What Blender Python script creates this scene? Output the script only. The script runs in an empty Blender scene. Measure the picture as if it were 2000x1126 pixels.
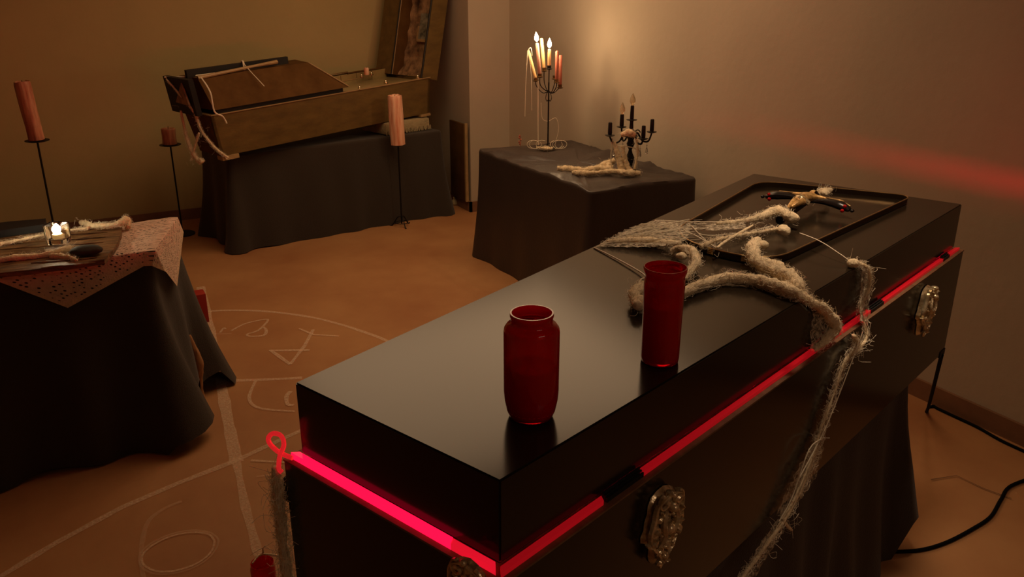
import bpy, bmesh, math, random
from mathutils import Vector, Matrix, noise
PI = math.pi
sc = bpy.context.scene
col = sc.collection
random.seed(7)

# ------------------------------------------------------------------ camera, world, main lights, exposure
HEAD, PITCH, CAM_H, FPX = math.radians(28.58), math.radians(20.086), 1.8, 1641.4
cam_d = bpy.data.cameras.new('camera'); cam = bpy.data.objects.new('camera', cam_d); col.objects.link(cam)
cam.location = (0, 0, CAM_H); cam.rotation_euler = (PI/2 - PITCH, 0, -HEAD)
cam_d.sensor_width = 36; cam_d.lens = FPX/2000*36; cam_d.clip_start = .02
sc.camera = cam
sc.view_settings.view_transform = 'Standard'; sc.view_settings.look = 'None'
sc.view_settings.gamma = 1; sc.view_settings.use_curve_mapping = False
sc.view_settings.exposure = 0.0
w = bpy.data.worlds.new('world'); sc.world = w; w.use_nodes = True
w.node_tree.nodes['Background'].inputs[0].default_value = (.6, .45, .3, 1)
w.node_tree.nodes['Background'].inputs[1].default_value = 0.02

def area(name, loc, size, watts, rgb, target=None, sy=None):
    d = bpy.data.lights.new(name, 'AREA'); d.energy = watts; d.color = rgb; d.size = size
    if sy: d.shape = 'RECTANGLE'; d.size_y = sy
    o = bpy.data.objects.new(name, d); col.objects.link(o); o.location = loc
    if target is not None:
        o.rotation_euler = (Vector(target) - Vector(loc)).to_track_quat('-Z', 'Y').to_euler()
    return o
def point(name, loc, r, watts, rgb):
    d = bpy.data.lights.new(name, 'POINT'); d.energy = watts; d.color = rgb; d.shadow_soft_size = r
    o = bpy.data.objects.new(name, d); col.objects.link(o); o.location = loc
    return o
area('ceiling_lamp_back', (2.1, 4.3, 2.84), 2.2, 36, (1, .64, .35), (2.1, 4.3, 0), 2.2)
area('fill_front', (1.2, -1.3, 2.84), 1.2, 7, (1, .68, .46), (1.2, -1.3, 0), .8)  # unseen fill added to brighten the coffin's near side and handles
dl = area('fill_overhead', (1.75, 1.35, 2.84), .25, 2.6, (1, .72, .48), (1.75, 1.35, 0), .25); dl.data.spread = math.radians(58)  # narrow fill added above the coffin to lift the lid and cotton

# ------------------------------------------------------------------ maths helpers
FWD = Vector((math.sin(HEAD)*math.cos(PITCH), math.cos(HEAD)*math.cos(PITCH), -math.sin(PITCH)))
RGT = Vector((math.cos(HEAD), -math.sin(HEAD), 0)); UPV = RGT.cross(FWD)
def ray(x, y): return FWD + RGT*((x-1000)/FPX) - UPV*((y-563)/FPX)
def at(x, y, z):                      # point of the photograph's ray on the horizontal plane z
    d = ray(x, y); return Vector((0, 0, CAM_H)) + d*((z-CAM_H)/d.z)
def above(x, y, P):                   # point of the ray over the plan position P
    d = ray(x, y); t = math.hypot(P[0], P[1])/math.hypot(d.x, d.y); return Vector((P[0], P[1], CAM_H + d.z*t))
def onwall(x, y, a, b):               # point of the ray on the vertical plane through a, b
    nx, ny = b[1]-a[1], a[0]-b[0]; d = ray(x, y)
    t = (nx*a[0]+ny*a[1])/(nx*d.x+ny*d.y); return Vector((0, 0, CAM_H)) + d*t
V = Vector
def fbm(p, s=1, o=3):
    r, a = 0, 1
    for i in range(o): r += a*noise.noise(V(p)*s); s *= 2.1; a *= .5
    return r

# ------------------------------------------------------------------ materials
MATS = {}
def mat(name, rgb, rough=.7, metal=0, bump=0, bscale=30, var=0, vscale=4, spec=.5, trans=0, emit=None, estr=0,
        rgb2=None, sss=0, coat=0, alpha=None, stretch=None, sheen=0, ior=1.45):
    if name in MATS: return MATS[name]
    m = bpy.data.materials.new(name); m.use_nodes = True; N = m.node_tree.nodes; Lk = m.node_tree.links
    b = N['Principled BSDF']; b.inputs['Base Color'].default_value = (*rgb, 1)
    b.inputs['Roughness'].default_value = rough; b.inputs['Metallic'].default_value = metal
    b.inputs['Specular IOR Level'].default_value = spec; b.inputs['Transmission Weight'].default_value = trans
    b.inputs['Coat Weight'].default_value = coat; b.inputs['IOR'].default_value = ior
    b.inputs['Sheen Weight'].default_value = sheen
    if sss:
        b.inputs['Subsurface Weight'].default_value = sss; b.inputs['Subsurface Radius'].default_value = (.02, .01, .005)
    if emit:
        b.inputs['Emission Color'].default_value = (*emit, 1); b.inputs['Emission Strength'].default_value = estr
    tc = N.new('ShaderNodeTexCoord'); mp = N.new('ShaderNodeMapping'); Lk.new(tc.outputs['Object'], mp.inputs[0])
    if stretch: mp.inputs['Scale'].default_value = stretch
    if var or rgb2:
        n = N.new('ShaderNodeTexNoise'); n.inputs['Scale'].default_value = vscale; n.inputs['Detail'].default_value = 6
        n.inputs['Roughness'].default_value = .6
        Lk.new(mp.outputs[0], n.inputs['Vector'])
        r = N.new('ShaderNodeValToRGB'); r.color_ramp.elements[0].position = .33; r.color_ramp.elements[1].position = .68
        c2 = rgb2 or tuple(c*(1-var) for c in rgb)
        r.color_ramp.elements[0].color = (*c2, 1); r.color_ramp.elements[1].color = (*rgb, 1)
        Lk.new(n.outputs['Fac'], r.inputs[0]); Lk.new(r.outputs[0], b.inputs['Base Color'])
    if bump:
        n2 = N.new('ShaderNodeTexNoise'); n2.inputs['Scale'].default_value = bscale; n2.inputs['Detail'].default_value = 5
        Lk.new(mp.outputs[0], n2.inputs['Vector'])
        bp = N.new('ShaderNodeBump'); bp.inputs['Strength'].default_value = bump; bp.inputs['Distance'].default_value = .01
        Lk.new(n2.outputs['Fac'], bp.inputs['Height']); Lk.new(bp.outputs[0], b.inputs['Normal'])
    if alpha:                          # ('dots', scale) lace holes  |  ('chalk', scale, lo, hi) worn powder
        if alpha[0] == 'dots':
            vo = N.new('ShaderNodeTexVoronoi'); vo.inputs['Scale'].default_value = alpha[1]; vo.inputs['Randomness'].default_value = .35
            Lk.new(tc.outputs['UV'], vo.inputs['Vector']); src = vo.outputs['Distance']; lo, hi = alpha[2], alpha[3]
        else:
            vo = N.new('ShaderNodeTexNoise'); vo.inputs['Scale'].default_value = alpha[1]; vo.inputs['Detail'].default_value = 8
            vo.inputs['Roughness'].default_value = .7
            Lk.new(tc.outputs['Object'], vo.inputs['Vector']); src = vo.outputs['Fac']; lo, hi = alpha[2], alpha[3]
        mr = N.new('ShaderNodeMapRange')
        mr.inputs[1].default_value = lo; mr.inputs[2].default_value = hi
        if alpha[0] == 'chalk': mr.inputs[4].default_value = alpha[4]
        Lk.new(src, mr.inputs[0]); Lk.new(mr.outputs[0], b.inputs['Alpha'])
    MATS[name] = m; return m

M_wall = mat('plaster', (.52, .43, .32), .85, bump=.12, bscale=25, var=.10, vscale=1.6)
M_wallb = mat('yellowed_plaster', (.52, .40, .18), .85, bump=.12, bscale=25, var=.12, vscale=1.4)
M_ceil = mat('ceiling_paint', (.5, .42, .3), .9)
M_floor = mat('worn_concrete', (.48, .245, .10), .55, bump=.1, bscale=14, rgb2=(.37, .16, .062), vscale=1.8)
M_base = mat('baseboard_tile', (.26, .13, .07), .5, var=.3, vscale=5)
M_black = mat('black_lacquer', (.019, .013, .008), .17, bump=.004, bscale=3, ior=1.41, spec=.40)
M_cloth = mat('black_cloth', (.042, .031, .023), .85, bump=.25, bscale=220, spec=.2, sheen=.15)
M_cloth2 = mat('black_satin_cloth', (.046, .034, .030), .42, bump=.15, bscale=60, spec=.5)
M_deep = mat('deep_black', (.006, .005, .004), .6)
M_iron = mat('black_iron', (.015, .012, .01), .5, metal=.6)
M_red = mat('red_glass', (.85, .004, .012), .06, trans=.6, spec=.5)
M_wax = mat('red_wax', (.7, .005, .008), .4, sss=.2)
M_cot = mat('cotton_web', (.97, .78, .50), .95, bump=.5, bscale=120, var=.35, vscale=45)
M_string = mat('web_thread', (.8, .7, .52), .9)
M_brass = mat('aged_brass', (1, .84, .55), .22, metal=.6, bump=.25, bscale=90, rgb2=(.35, .24, .11), vscale=60)
M_brassd = mat('dull_brass', (.33, .21, .09), .4, metal=.9, rgb2=(.08, .05, .02), vscale=20)
M_gold = mat('gold_band', (.95, .72, .3), .25, metal=.6)
M_ledr = mat('red_led_bright', (.8, .02, .04), .3, emit=(1, .004, .045), estr=1.7)
M_ledm = mat('red_led_dim', (.6, .01, .02), .3, emit=(1, .01, .02), estr=.21)
M_lede = mat('red_led_wall', (.8, .02, .04), .3, emit=(1, .0, .025), estr=1500)
M_ledm3 = mat('red_led_strong', (.8, .02, .04), .3, emit=(1, .0, .03), estr=650)
M_ledm2 = mat('red_led_medium', (.7, .02, .04), .3, emit=(1, .008, .03), estr=.7)
M_tube = mat('clear_tube', (.9, .25, .2), .12, trans=.6)
M_ledge = mat('raw_edge', (.22, .11, .05), .6, var=.4, vscale=40)
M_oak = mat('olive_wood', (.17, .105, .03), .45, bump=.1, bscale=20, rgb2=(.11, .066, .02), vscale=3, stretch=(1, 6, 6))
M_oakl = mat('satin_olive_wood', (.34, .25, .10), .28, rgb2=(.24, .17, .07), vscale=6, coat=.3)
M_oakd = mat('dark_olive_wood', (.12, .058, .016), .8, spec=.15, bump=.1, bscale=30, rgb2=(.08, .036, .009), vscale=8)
M_rim = mat('rim_wood', (.42, .27, .12), .4, var=.3, vscale=20)
M_lin = mat('aged_lining', (.50, .30, .15), .7, bump=.9, bscale=22, rgb2=(.05, .025, .012), vscale=9)
M_steel = mat('bright_metal', (.8, .7, .5), .2, metal=1)
M_cush = mat('cream_cushion', (.42, .33, .18), .9, bump=.4, bscale=60, var=.3, vscale=10)
M_candp = mat('pink_wax', (.62, .30, .17), .45, rgb2=(.30, .07, .03), vscale=34, sss=.1, stretch=(1, 1, .12), bump=.5, bscale=35)
M_candl = mat('pale_pink_wax', (.95, .62, .42), .4, rgb2=(.62, .20, .10), vscale=40, sss=.1, stretch=(1, 1, .1), bump=.5, bscale=35)
M_candy = mat('cream_wax', (.85, .6, .28), .45, sss=.3)
M_candr = mat('rose_wax', (.45, .14, .09), .45, sss=.1)
M_candr2 = mat('dusty_rose_wax', (.6, .3, .22), .45, sss=.2)
M_flame = mat('flame', (1, .9, .7), .5, emit=(1, .82, .5), estr=60)
M_wood = mat('rough_board', (.26, .13, .045), .55, bump=.9, bscale=16, rgb2=(.05, .024, .008), vscale=11, stretch=(1, 5, 5))
M_stone = mat('dark_stone', (.045, .042, .035), .85, spec=.2, bump=.4, bscale=20)
M_glass = mat('clear_glass', (.98, .95, .9), .03, trans=1)
M_lace = mat('lace', (.78, .55, .42), .9, bump=.5, bscale=120, var=.2, vscale=30, alpha=('dots', 44, .20, .27))
M_lacep = mat('woven_linen', (.78, .56, .38), .9, bump=.6, bscale=150, var=.2, vscale=30)
M_chalk = mat('chalk', (.95, .72, .5), .95, alpha=('chalk', 110, .2, .7, .62))
M_chalkf = mat('faint_chalk', (.95, .72, .5), .95, alpha=('chalk', 110, .2, .8, .33))
M_cable = mat('black_rubber', (.003, .003, .003), .8, spec=.1)
M_brown = mat('brown_paper', (.36, .17, .07), .8, bump=.3, bscale=30)
M_redbox = mat('red_card', (.35, .02, .01), .6)
M_bulb = mat('bulb_glass', (.95, .85, .6), .08, trans=.75, rgb2=None)
M_crys = mat('crystal', (.9, .85, .8), .02, trans=.9, ior=1.6)
M_pic = mat('dark_print', (.03, .035, .03), .4, rgb2=(.3, .28, .2), vscale=18)
M_grout = mat('floor_joint', (.12, .06, .03), .9)

# ------------------------------------------------------------------ object helpers
WM = {}
def wm(o): return WM.get(o.name, Matrix())
def thing(name, label, cat, loc, group=None):
    o = bpy.data.objects.new(name, None); col.objects.link(o); o.location = loc; o.empty_display_size = .1
    WM[o.name] = Matrix.Translation(V(loc)); o['label'] = label; o['category'] = cat
    if group: o['group'] = group
    return o
def obj(name, bm, m, parent=None, smooth=True, label=None, cat=None, kind=None, group=None, frame=None, auto=40, modifier=None):
    if not isinstance(bm, bmesh.types.BMesh): raise TypeError
    bmesh.ops.recalc_face_normals(bm, faces=bm.faces[:])
    if frame is None:
        if parent is not None: org = wm(parent).to_translation()
        else:
            xs = [v.co for v in bm.verts]
            org = V(((min(c.x for c in xs)+max(c.x for c in xs))/2, (min(c.y for c in xs)+max(c.y for c in xs))/2, min(c.z for c in xs)))
        bmesh.ops.translate(bm, vec=-org, verts=bm.verts[:]); Mw = Matrix.Translation(org)
    else: Mw = frame
    me = bpy.data.meshes.new(name); bm.to_mesh(me); bm.free()
    if m is not None:
        for q in (m if isinstance(m, (list, tuple)) else [m]): me.materials.append(q)
    if smooth:
        me.polygons.foreach_set('use_smooth', [True]*len(me.polygons))
        try: me.set_sharp_from_angle(angle=math.radians(auto))
        except Exception: pass
    o = bpy.data.objects.new(name, me); col.objects.link(o)
    if parent is not None: o.parent = parent; o.matrix_basis = wm(parent).inverted() @ Mw
    else: o.matrix_basis = Mw
    WM[o.name] = Mw
    if label: o['label'] = label
    if cat: o['category'] = cat
    if kind: o['kind'] = kind
    if group: o['group'] = group
    return o
def copy_tree(o, parent=None, name=None):
    c = o.copy(); col.objects.link(c); c.parent = parent
    for ch in [k for k in list(bpy.data.objects) if k.parent == o]: copy_tree(ch, c)
    return c
def BM(): return bmesh.new()
def hexa(bm, p, mi=0):               # p: 4 bottom + 4 top corners
    v = [bm.verts.new(q) for q in p]
    for f in ((3,2,1,0), (4,5,6,7), (0,1,5,4), (1,2,6,5), (2,3,7,6), (3,0,4,7)):
        bm.faces.new([v[i] for i in f]).material_index = mi
    return bm
def box(bm, x0, x1, y0, y1, z0, z1, F=None, bev=0):
    p = [(x0,y0,z0), (x1,y0,z0), (x1,y1,z0), (x0,y1,z0), (x0,y0,z1), (x1,y0,z1), (x1,y1,z1), (x0,y1,z1)]
    p = [F(V(q)) if F else V(q) for q in p]
    n0 = len(bm.verts); hexa(bm, p)
    if bev:
        bm.edges.ensure_lookup_table()
        es = [e for e in bm.edges if all(v.index >= n0 or v.index == -1 for v in e.verts)]
        bmesh.ops.bevel(bm, geom=es[-12:], offset=bev, segments=2, affect='EDGES', profile=.6)
    return bm
def prism(bm, pts, z0, z1, F=None):
    a = [bm.verts.new(F(V((x, y, z0))) if F else (x, y, z0)) for x, y in pts]
    b = [bm.verts.new(F(V((x, y, z1))) if F else (x, y, z1)) for x, y in pts]
    n = len(pts); bm.faces.new(a[::-1]); bm.faces.new(b)
    for i in range(n): bm.faces.new((a[i], a[(i+1) % n], b[(i+1) % n], b[i]))
    return bm
def lathe(bm, prof, c, seg=32, axis=None, close=True):
    """prof: (radius, height) list, c: base centre, axis: direction"""
    q = V((0,0,1)).rotation_difference(V(axis).normalized()) if axis is not None else None
    rings = []
    for r, h in prof:
        ring = []
        for i in range(seg):
            a = 2*PI*i/seg; p = V((r*math.cos(a), r*math.sin(a), h))
            if q: p = q @ p
            ring.append(bm.verts.new(V(c)+p))
        rings.append(ring)
    for a, b in zip(rings, rings[1:]):
        for i in range(seg): bm.faces.new((a[i], a[(i+1) % seg], b[(i+1) % seg], b[i]))
    if close: bm.faces.new(rings[0][::-1]); bm.faces.new(rings[-1])
    return bm
def smoothpath(pts, n=6):
    pts = [V(p) for p in pts]; out = []
    P = [pts[0]] + pts + [pts[-1]]
    for i in range(1, len(P)-2):
        for k in range(n):
            t = k/n; a, b, c, d = P[i-1], P[i], P[i+1], P[i+2]
            out.append(.5*((2*b)+(c-a)*t+(2*a-5*b+4*c-d)*t*t+(3*b-a-3*c+d)*t**3))
    out.append(pts[-1]); return out
def tube(bm, pts, r, seg=8, cap=True, rough=0, rs=40, flat=1):
    """r: number or list (interpolated along pts). rough: radial noise share."""
    n = len(pts); pts = [V(p) for p in pts]
    def R(i):
        if isinstance(r, (int, float)): return r
        t = i/(n-1)*(len(r)-1); k = min(int(t), len(r)-2); f = t-k; return r[k]*(1-f)+r[k+1]*f
    T = (pts[1]-pts[0]).normalized(); N0 = T.orthogonal().normalized(); rings = []
    for i in range(n):
        t = (pts[min(i+1, n-1)]-pts[max(i-1, 0)])
        t = t.normalized() if t.length > 1e-9 else T
        N0 = (N0 - t*N0.dot(t)); N0 = N0.normalized() if N0.length > 1e-6 else t.orthogonal().normalized()
        B = t.cross(N0); ring = []
        for k in range(seg):
            a = 2*PI*k/seg; d = N0*math.cos(a)+B*math.sin(a); rr = R(i)
            if rough: rr *= 1+rough*fbm(pts[i]+d*rr, rs, 3)
            q = d*rr
            if flat != 1: q.z *= flat
            ring.append(bm.verts.new(pts[i]+q))
        rings.append(ring)
    for a, b in zip(rings, rings[1:]):
        for k in range(seg): bm.faces.new((a[k], a[(k+1) % seg], b[(k+1) % seg], b[k]))
    if cap and seg > 2:
        bm.faces.new(rings[0][::-1]); bm.faces.new(rings[-1])
    return bm
def ball(bm, c, r, sub=2, sc_=(1,1,1), rough=0, rs=30):
    ret = bmesh.ops.create_icosphere(bm, subdivisions=sub, radius=1)
    for v in ret['verts']:
        d = v.co.copy(); k = 1+(rough*fbm(V(c)+d*r, rs, 3) if rough else 0)
        v.co = V(c)+V((d.x*sc_[0], d.y*sc_[1], d.z*sc_[2]))*r*k
    return bm
def fibres(bm, pts, spread, n, length=(.02, .05), r=.0005, drop=0):
    for i in range(n):
        p = V(random.choice(pts))+V([random.gauss(0, spread) for _ in range(3)])
        d = V([random.gauss(0, 1) for _ in range(3)]).normalized()*random.uniform(*length)*.6; dp = drop if p.z > drop else -9
        m = p+d*.5+V([random.gauss(0, .25) for _ in range(3)])*d.length
        e = p+d; m.z = max(m.z, dp); e.z = max(e.z, dp)
        tube(bm, smoothpath([p, m, e], 3), r, 3, cap=False)

# ------------------------------------------------------------------ the room
def slab(name, x0, x1, y0, y1, z0, z1, m, kind='structure', bev=0):
    return obj(name, box(BM(), x0, x1, y0, y1, z0, z1), m, kind=kind, smooth=False)
XR, YB, XL, YF, ZC = 3.31, 7.0, -2.6, -2.4, 2.86
floor = slab('floor', XL-.1, XR+.1, YF-.1, YB+.1, -.1, 0, M_floor)
slab('ceiling', XL-.1, XR+.1, YF-.1, YB+.1, ZC, ZC+.1, M_ceil)
slab('wall_right', XR, XR+.1, YF-.1, YB+.1, 0, ZC, M_wall)
slab('wall_back', XL, XR, YB, YB+.1, 0, ZC, M_wallb)
slab('wall_left', XL-.1, XL, YF-.1, YB+.1, 0, ZC, M_wall)
slab('wall_front', XL, XR, YF-.1, YF, 0, ZC, M_wall)
slab('wall_pillar', 2.95, XR, 6.12, YB, 0, ZC, M_wall)
slab('baseboard_back', XL, 2.93, YB-.018, YB, 0, .085, M_base)
slab('baseboard_right', XR-.016, XR, YF, 6.1, 0, .088, M_base)
slab('baseboard_pillar', 2.93, 2.95, 6.1, YB-.018, 0, .085, M_base)
slab('baseboard_pillar_front', 2.93, XR-.016, 6.1, 6.12, 0, .085, M_base)

# ------------------------------------------------------------------ chalk drawing on the floor
def ribbon(bm, pts, wd, z):
    pts = [V((p[0], p[1], z)) for p in pts]; prev = None
    for i, p in enumerate(pts):
        t = (pts[min(i+1, len(pts)-1)]-pts[max(i-1, 0)]); t.z = 0; t.normalize()
        n = V((-t.y, t.x, 0))*wd*.5*(1+.35*noise.noise(p*9))
        a, b = bm.verts.new(p-n), bm.verts.new(p+n)
        if prev: bm.faces.new((prev[0], a, b, prev[1]))
        prev = (a, b)
chalk_n = 0
def chalk(pxs, wd=.02, smooth=True, name='chalk_line', m=None, faint=False, world=False):
    global chalk_n; chalk_n += 1
    P = [V(p) for p in pxs] if world else [at(x, y, 0) for x, y in pxs]
    P = smoothpath(P, 10) if smooth else [a.lerp(b, k/12) for a, b in zip(P, P[1:]) for k in range(12)]+[P[-1]]
    bm = BM(); ribbon(bm, P, wd, .0012+.0002*chalk_n)
    return obj(name, bm, m or (M_chalkf if faint else M_chalk), floor, smooth=False)
# big circle: centre worked out on the floor, seen arc from the far side
chalk([(402,608), (450,606), (520,608), (600,618), (660,632), (710,648), (752,664), (800,690)], .022)
chalk([(392,560), (415,668), (430,740), (445,820), (462,903)], .05, False)
chalk([(462,903), (478,985), (505,1085)], .028, False)
chalk([(432,744), (505,742), (590,738)], .025, False)
chalk([(-30,1145), (110,1060), (240,990), (350,943), (460,900), (520,872), (590,840)], .026, False)
chalk([(452,646), (480,632), (518,624), (522,628), (505,645), (483,653), (490,657), (515,655), (520,645), (512,637)], .014)
chalk([(402,653), (452,652)], .01, False, faint=True); chalk([(430,650), (437,641), (441,643)], .01)
chalk([(526,685), (605,684)], .018, False); chalk([(528,684), (567,712)], .020, False)
chalk([(567,712), (595,676), (612,644)], .018, False); chalk([(584,642), (612,654), (662,657)], .014, False)
chalk([(499,745), (487,775), (495,792), (520,800), (576,804)], .014)
chalk([(490,900), (562,904)], .012, False); chalk([(500,932), (560,924)], .010, False, faint=True)
chalk([(568,765), (560,775), (562,790), (574,792)], .02)
cx = at(350, 1078, 0)
chalk([(355,980), (320,995), (290,1020), (278,1060), (276,1100), (282,1135)], .014, faint=True)
for r1, r2, o_ in ((.115, .10, 0), (.125, .112, .5)):
    chalk([cx+V((r1*math.cos(a)*(1+.03*math.sin(3*a+o_)), r2*math.sin(a), 0)) for a in [o_+2*PI*k/14 for k in range(15)]], .008, world=True, faint=o_ > 0)
chalk([(1818,938), (1868,930), (1920,955), (1975,975)], .004, False, 'floor_crack', M_grout)

# ------------------------------------------------------------------ tablecloths
def tablecloth(name, corners, z, hem, label, m, rad=.03, flare=.05, fold=.018, nf=34, seed=0, wr=.0, top_m=None, cornerflare=.06, group=None):
    """corners CCW list of 4 plan points; hem(u, p) -> hem height; sheet = top with wrinkles + pleated skirt"""
    C = [V((c[0], c[1], 0)) for c in corners]; cen = sum(C, V())/4; per = []; tot = 0
    for i in range(4):
        a, b, c = C[i-1], C[i], C[(i+1) % 4]
        d1 = (b-a).normalized(); d2 = (c-b).normalized(); L = (c-b).length
        for k in range(5):
            t = k/4; p = (b-d1*rad)*(1-t)**2+b*2*t*(1-t)+(b+d2*rad)*t*t; per.append((p, (d1.lerp(d2, t)).normalized(), 1.0, i))
        n = max(6, int(L/.035))
        for k in range(1, n):
            t = rad/L+(1-2*rad/L)*k/n; e = min(t, 1-t)*L
            per.append((b+d2*(L*t), d2, math.exp(-(e/.09)**2), i))
    nP = len(per); bm = BM(); rings = []
    S = [.02, .2, .4, .55, .7, .82, .9, .95, .985]
    for s in S:
        ring = []
        for p, d, cf, si in per:
            q = cen+(p-cen)*s
            ww = wr*fbm(V((q.x*2.2, q.y*7, seed)), 1, 4)*(1 if s < .97 else .5)
            ring.append(bm.verts.new((q.x, q.y, z+ww)))
        rings.append(ring)
    D = [0, .012, .03, .06, .12, .2, .3, .42, .55, .68, .8, .9, 1]
    for j, t in enumerate(D):
        ring = []
        for i, (p, d, cf, si) in enumerate(per):
            n = V((d.y, -d.x, 0)); u = i/nP
            f = math.sin(u*nf*2*PI+2.5*noise.noise(V((u*9, seed, 0))))*.6+noise.noise(V((u*26, t*1.4, seed)))
            hz = hem(si, p, u); drop = (z-.001-hz)
            off = (0 if t == 0 else .006+flare*t**1.3+fold*f*t**.8+cornerflare*cf*t*t)
            zz = z-(.004 if t else 0)-drop*t+(.0 if t else wr*.5*fbm(V((p.x*2.2, p.y*7, seed)), 1, 4))
            ring.append(bm.verts.new((p.x+n.x*off, p.y+n.y*off, zz)))
        rings.append(ring)
    for a, b in zip(rings, rings[1:]):
        for i in range(nP): bm.faces.new((a[i], a[(i+1) % nP], b[(i+1) % nP], b[i]))
    bm.faces.new(rings[0])
    return obj(name, bm, m, label=label, cat='tablecloth', auto=70, group=group)

# back table (under the open coffin)
ZB = .68
tablecloth('tablecloth', [(1.02,5.93), (2.72,6.17), (2.64,6.72), (.94,6.5)], ZB,
           lambda s, p, u: .004+.03*max(0, noise.noise(V((p.x*3, p.y*3, 1)))) + (.02 if s == 1 and p.x < 1.6 else 0),
           'black tablecloth on the rear table carrying the open wooden coffin', M_cloth, seed=3, flare=.035, nf=16, fold=.022, cornerflare=.05)
# middle table against the right wall
ZM = .74
tablecloth('tablecloth', [(2.5,3.70), (3.2,3.66), (3.215,5.05), (2.49,5.04)], ZM,
           lambda s, p, u: .006+.03*max(0, noise.noise(V((p.x*3, p.y*3, 5)))),
           'black tablecloth on the table with the two candelabra against the wall', M_cloth2, seed=11, flare=.03, nf=13, fold=.012, wr=.03, cornerflare=.03)
# left table
ZL = .82
K = at(289, 489, ZL); Lf = at(0, 534, ZL); e1 = (Lf-K); Fl = K+e1*2.4; Rk = V((.395, 3.86, 0))
def hemL(s, p, u): return .01+.05*max(0, noise.noise(V((p.x*4, p.y*4, 2))))+(0.02+.13*((p.y*3.3) % 1) if s == 1 else 0)
tablecloth('tablecloth', [(Fl.x, Fl.y), (K.x, K.y), (Rk.x, Rk.y), (-.95, 3.9)], ZL, hemL,
           'plain black tablecloth on the left table under the board and lace', M_cloth, seed=21, flare=.06, nf=13, fold=.03, cornerflare=.10)
# table under the front coffin
A, B, C_, D_ = V((.282,1.265,0)), V((.443,.847,0)), V((2.329,1.49,0)), V((2.088,2.1,0))
ZT = .70
axc = (C_-B).normalized(); nrm = V((axc.y, -axc.x, 0))
def onbox(s, t): return A.lerp(D_, s).lerp(B.lerp(C_, s), t)
tc = [onbox(.10, .9), onbox(.965, .93), onbox(.965, .12), onbox(.10, .1)]
tablecloth('tablecloth', [(p.x, p.y) for p in tc], ZT, lambda s, p, u: .004 if p.x < 1.9 else .004+.14*(s == 1)+.3*max(0, p.y-1.55),
           'black tablecloth hanging below the glossy black coffin in front', M_cloth, seed=31, flare=.045, nf=24, fold=.03, cornerflare=.05)

# ------------------------------------------------------------------ front coffin
ZTOP, ZLB, ZBB = 1.18, 1.047, ZT+.002
cf = thing('coffin', 'glossy black closed coffin with red light strip around its lid, in the foreground', 'coffin', (1.29, 1.42, ZBB))
def inset(quad, d):                   # outward offset of a CCW plan quad
    out = []
    for i in range(4):
        a, b, c = quad[i-1], quad[i], quad[(i+1) % 4]
        d1 = (b-a).normalized(); d2 = (c-b).normalized(); n1 = V((d1.y, -d1.x, 0)); n2 = V((d2.y, -d2.x, 0))
        m = (n1+n2); k = d/(1+n1.dot(n2)); out.append(b+m*k)
    return out
Q = [A, B, C_, D_]
def qprism(q0, z0, q1, z1, bev=0):
    bm = BM(); hexa(bm, [V((p.x, p.y, z0)) for p in q0]+[V((p.x, p.y, z1)) for p in q1])
    if bev: bmesh.ops.bevel(bm, geom=bm.edges[:], offset=bev, segments=2, affect='EDGES')
    return bm
obj('lid', qprism(Q, ZLB, Q, ZTOP, .0025), M_black, cf)
Qo = inset(Q, .022)
# box: four walls, floor, and the ledge
Qi = inset(Q, -.01)
ZLG = 1.036
for i, nm in enumerate(('foot_board', 'side_board', 'head_board', 'side_board')):
    j = (i+1) % 4
    bm = BM(); hexa(bm, [V((*Qo[i].xy, ZBB)), V((*Qo[j].xy, ZBB)), V((*Qi[j].xy, ZBB)), V((*Qi[i].xy, ZBB)),
                         V((*Qo[i].xy, ZLG)), V((*Qo[j].xy, ZLG)), V((*Qi[j].xy, ZLG)), V((*Qi[i].xy, ZLG))])
    obj(nm, bm, M_black, cf, smooth=False)
obj('bottom_board', qprism(Qi, ZBB, Qi, ZBB+.02), M_black, cf)
# bare wooden edge round the box top
Qe = inset(Q, .0235)
for i in range(4):
    j = (i+1) % 4
    bm = BM(); hexa(bm, [V((*Qe[i].xy, ZLG-.002)), V((*Qe[j].xy, ZLG-.002)), V((*Qi[j].xy, ZLG-.002)), V((*Qi[i].xy, ZLG-.002)),
                         V((*Qe[i].xy, ZLG+.0015)), V((*Qe[j].xy, ZLG+.0015)), V((*Qi[j].xy, ZLG+.0015)), V((*Qi[i].xy, ZLG+.0015))])
    obj('edge_trim', bm, M_ledge, cf, smooth=False, label='narrow raw wood edge of the coffin box')
# LED strips lying on the ledge, in the corner under the lid
Qs0, Qs1 = inset(Q, .002), inset(Q, .013)
def strip(i, s0, s1, m, hgt=.009, lab='glowing red light strip', w=1, cov=0):
    j = (i+1) % 4
    a, b = Qs0[i].lerp(Qs0[j], s0), Qs0[i].lerp(Qs0[j], s1); c, d = Qs1[i].lerp(Qs1[j], s1), Qs1[i].lerp(Qs1[j], s0)
    c, d = b.lerp(c, w), a.lerp(d, w)
    z0, z1 = ZLG+.0016, ZLG+.0016+hgt
    bm = BM(); hexa(bm, [V((*p.xy, z0)) for p in (d, c, b, a)]+[V((*p.xy, z1)) for p in (d, c, b, a)])
    obj('light_strip', bm, m, cf, smooth=False, label=lab)
    if w < 1:
        c, d = b.lerp(c, cov/w), a.lerp(d, cov/w)
        bm = BM(); hexa(bm, [V((*p.xy, z1+.0002)) for p in (d, c, b, a)]+[V((*p.xy, z1+.003)) for p in (d, c, b, a)])
        obj('light_baffle', bm, M_deep, cf, smooth=False)  # unseen baffle added to shape the strip's red glow on the wall
strip(0, .0, .8, M_ledr, .012); strip(0, .8, .98, M_ledm2, .011)
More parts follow.
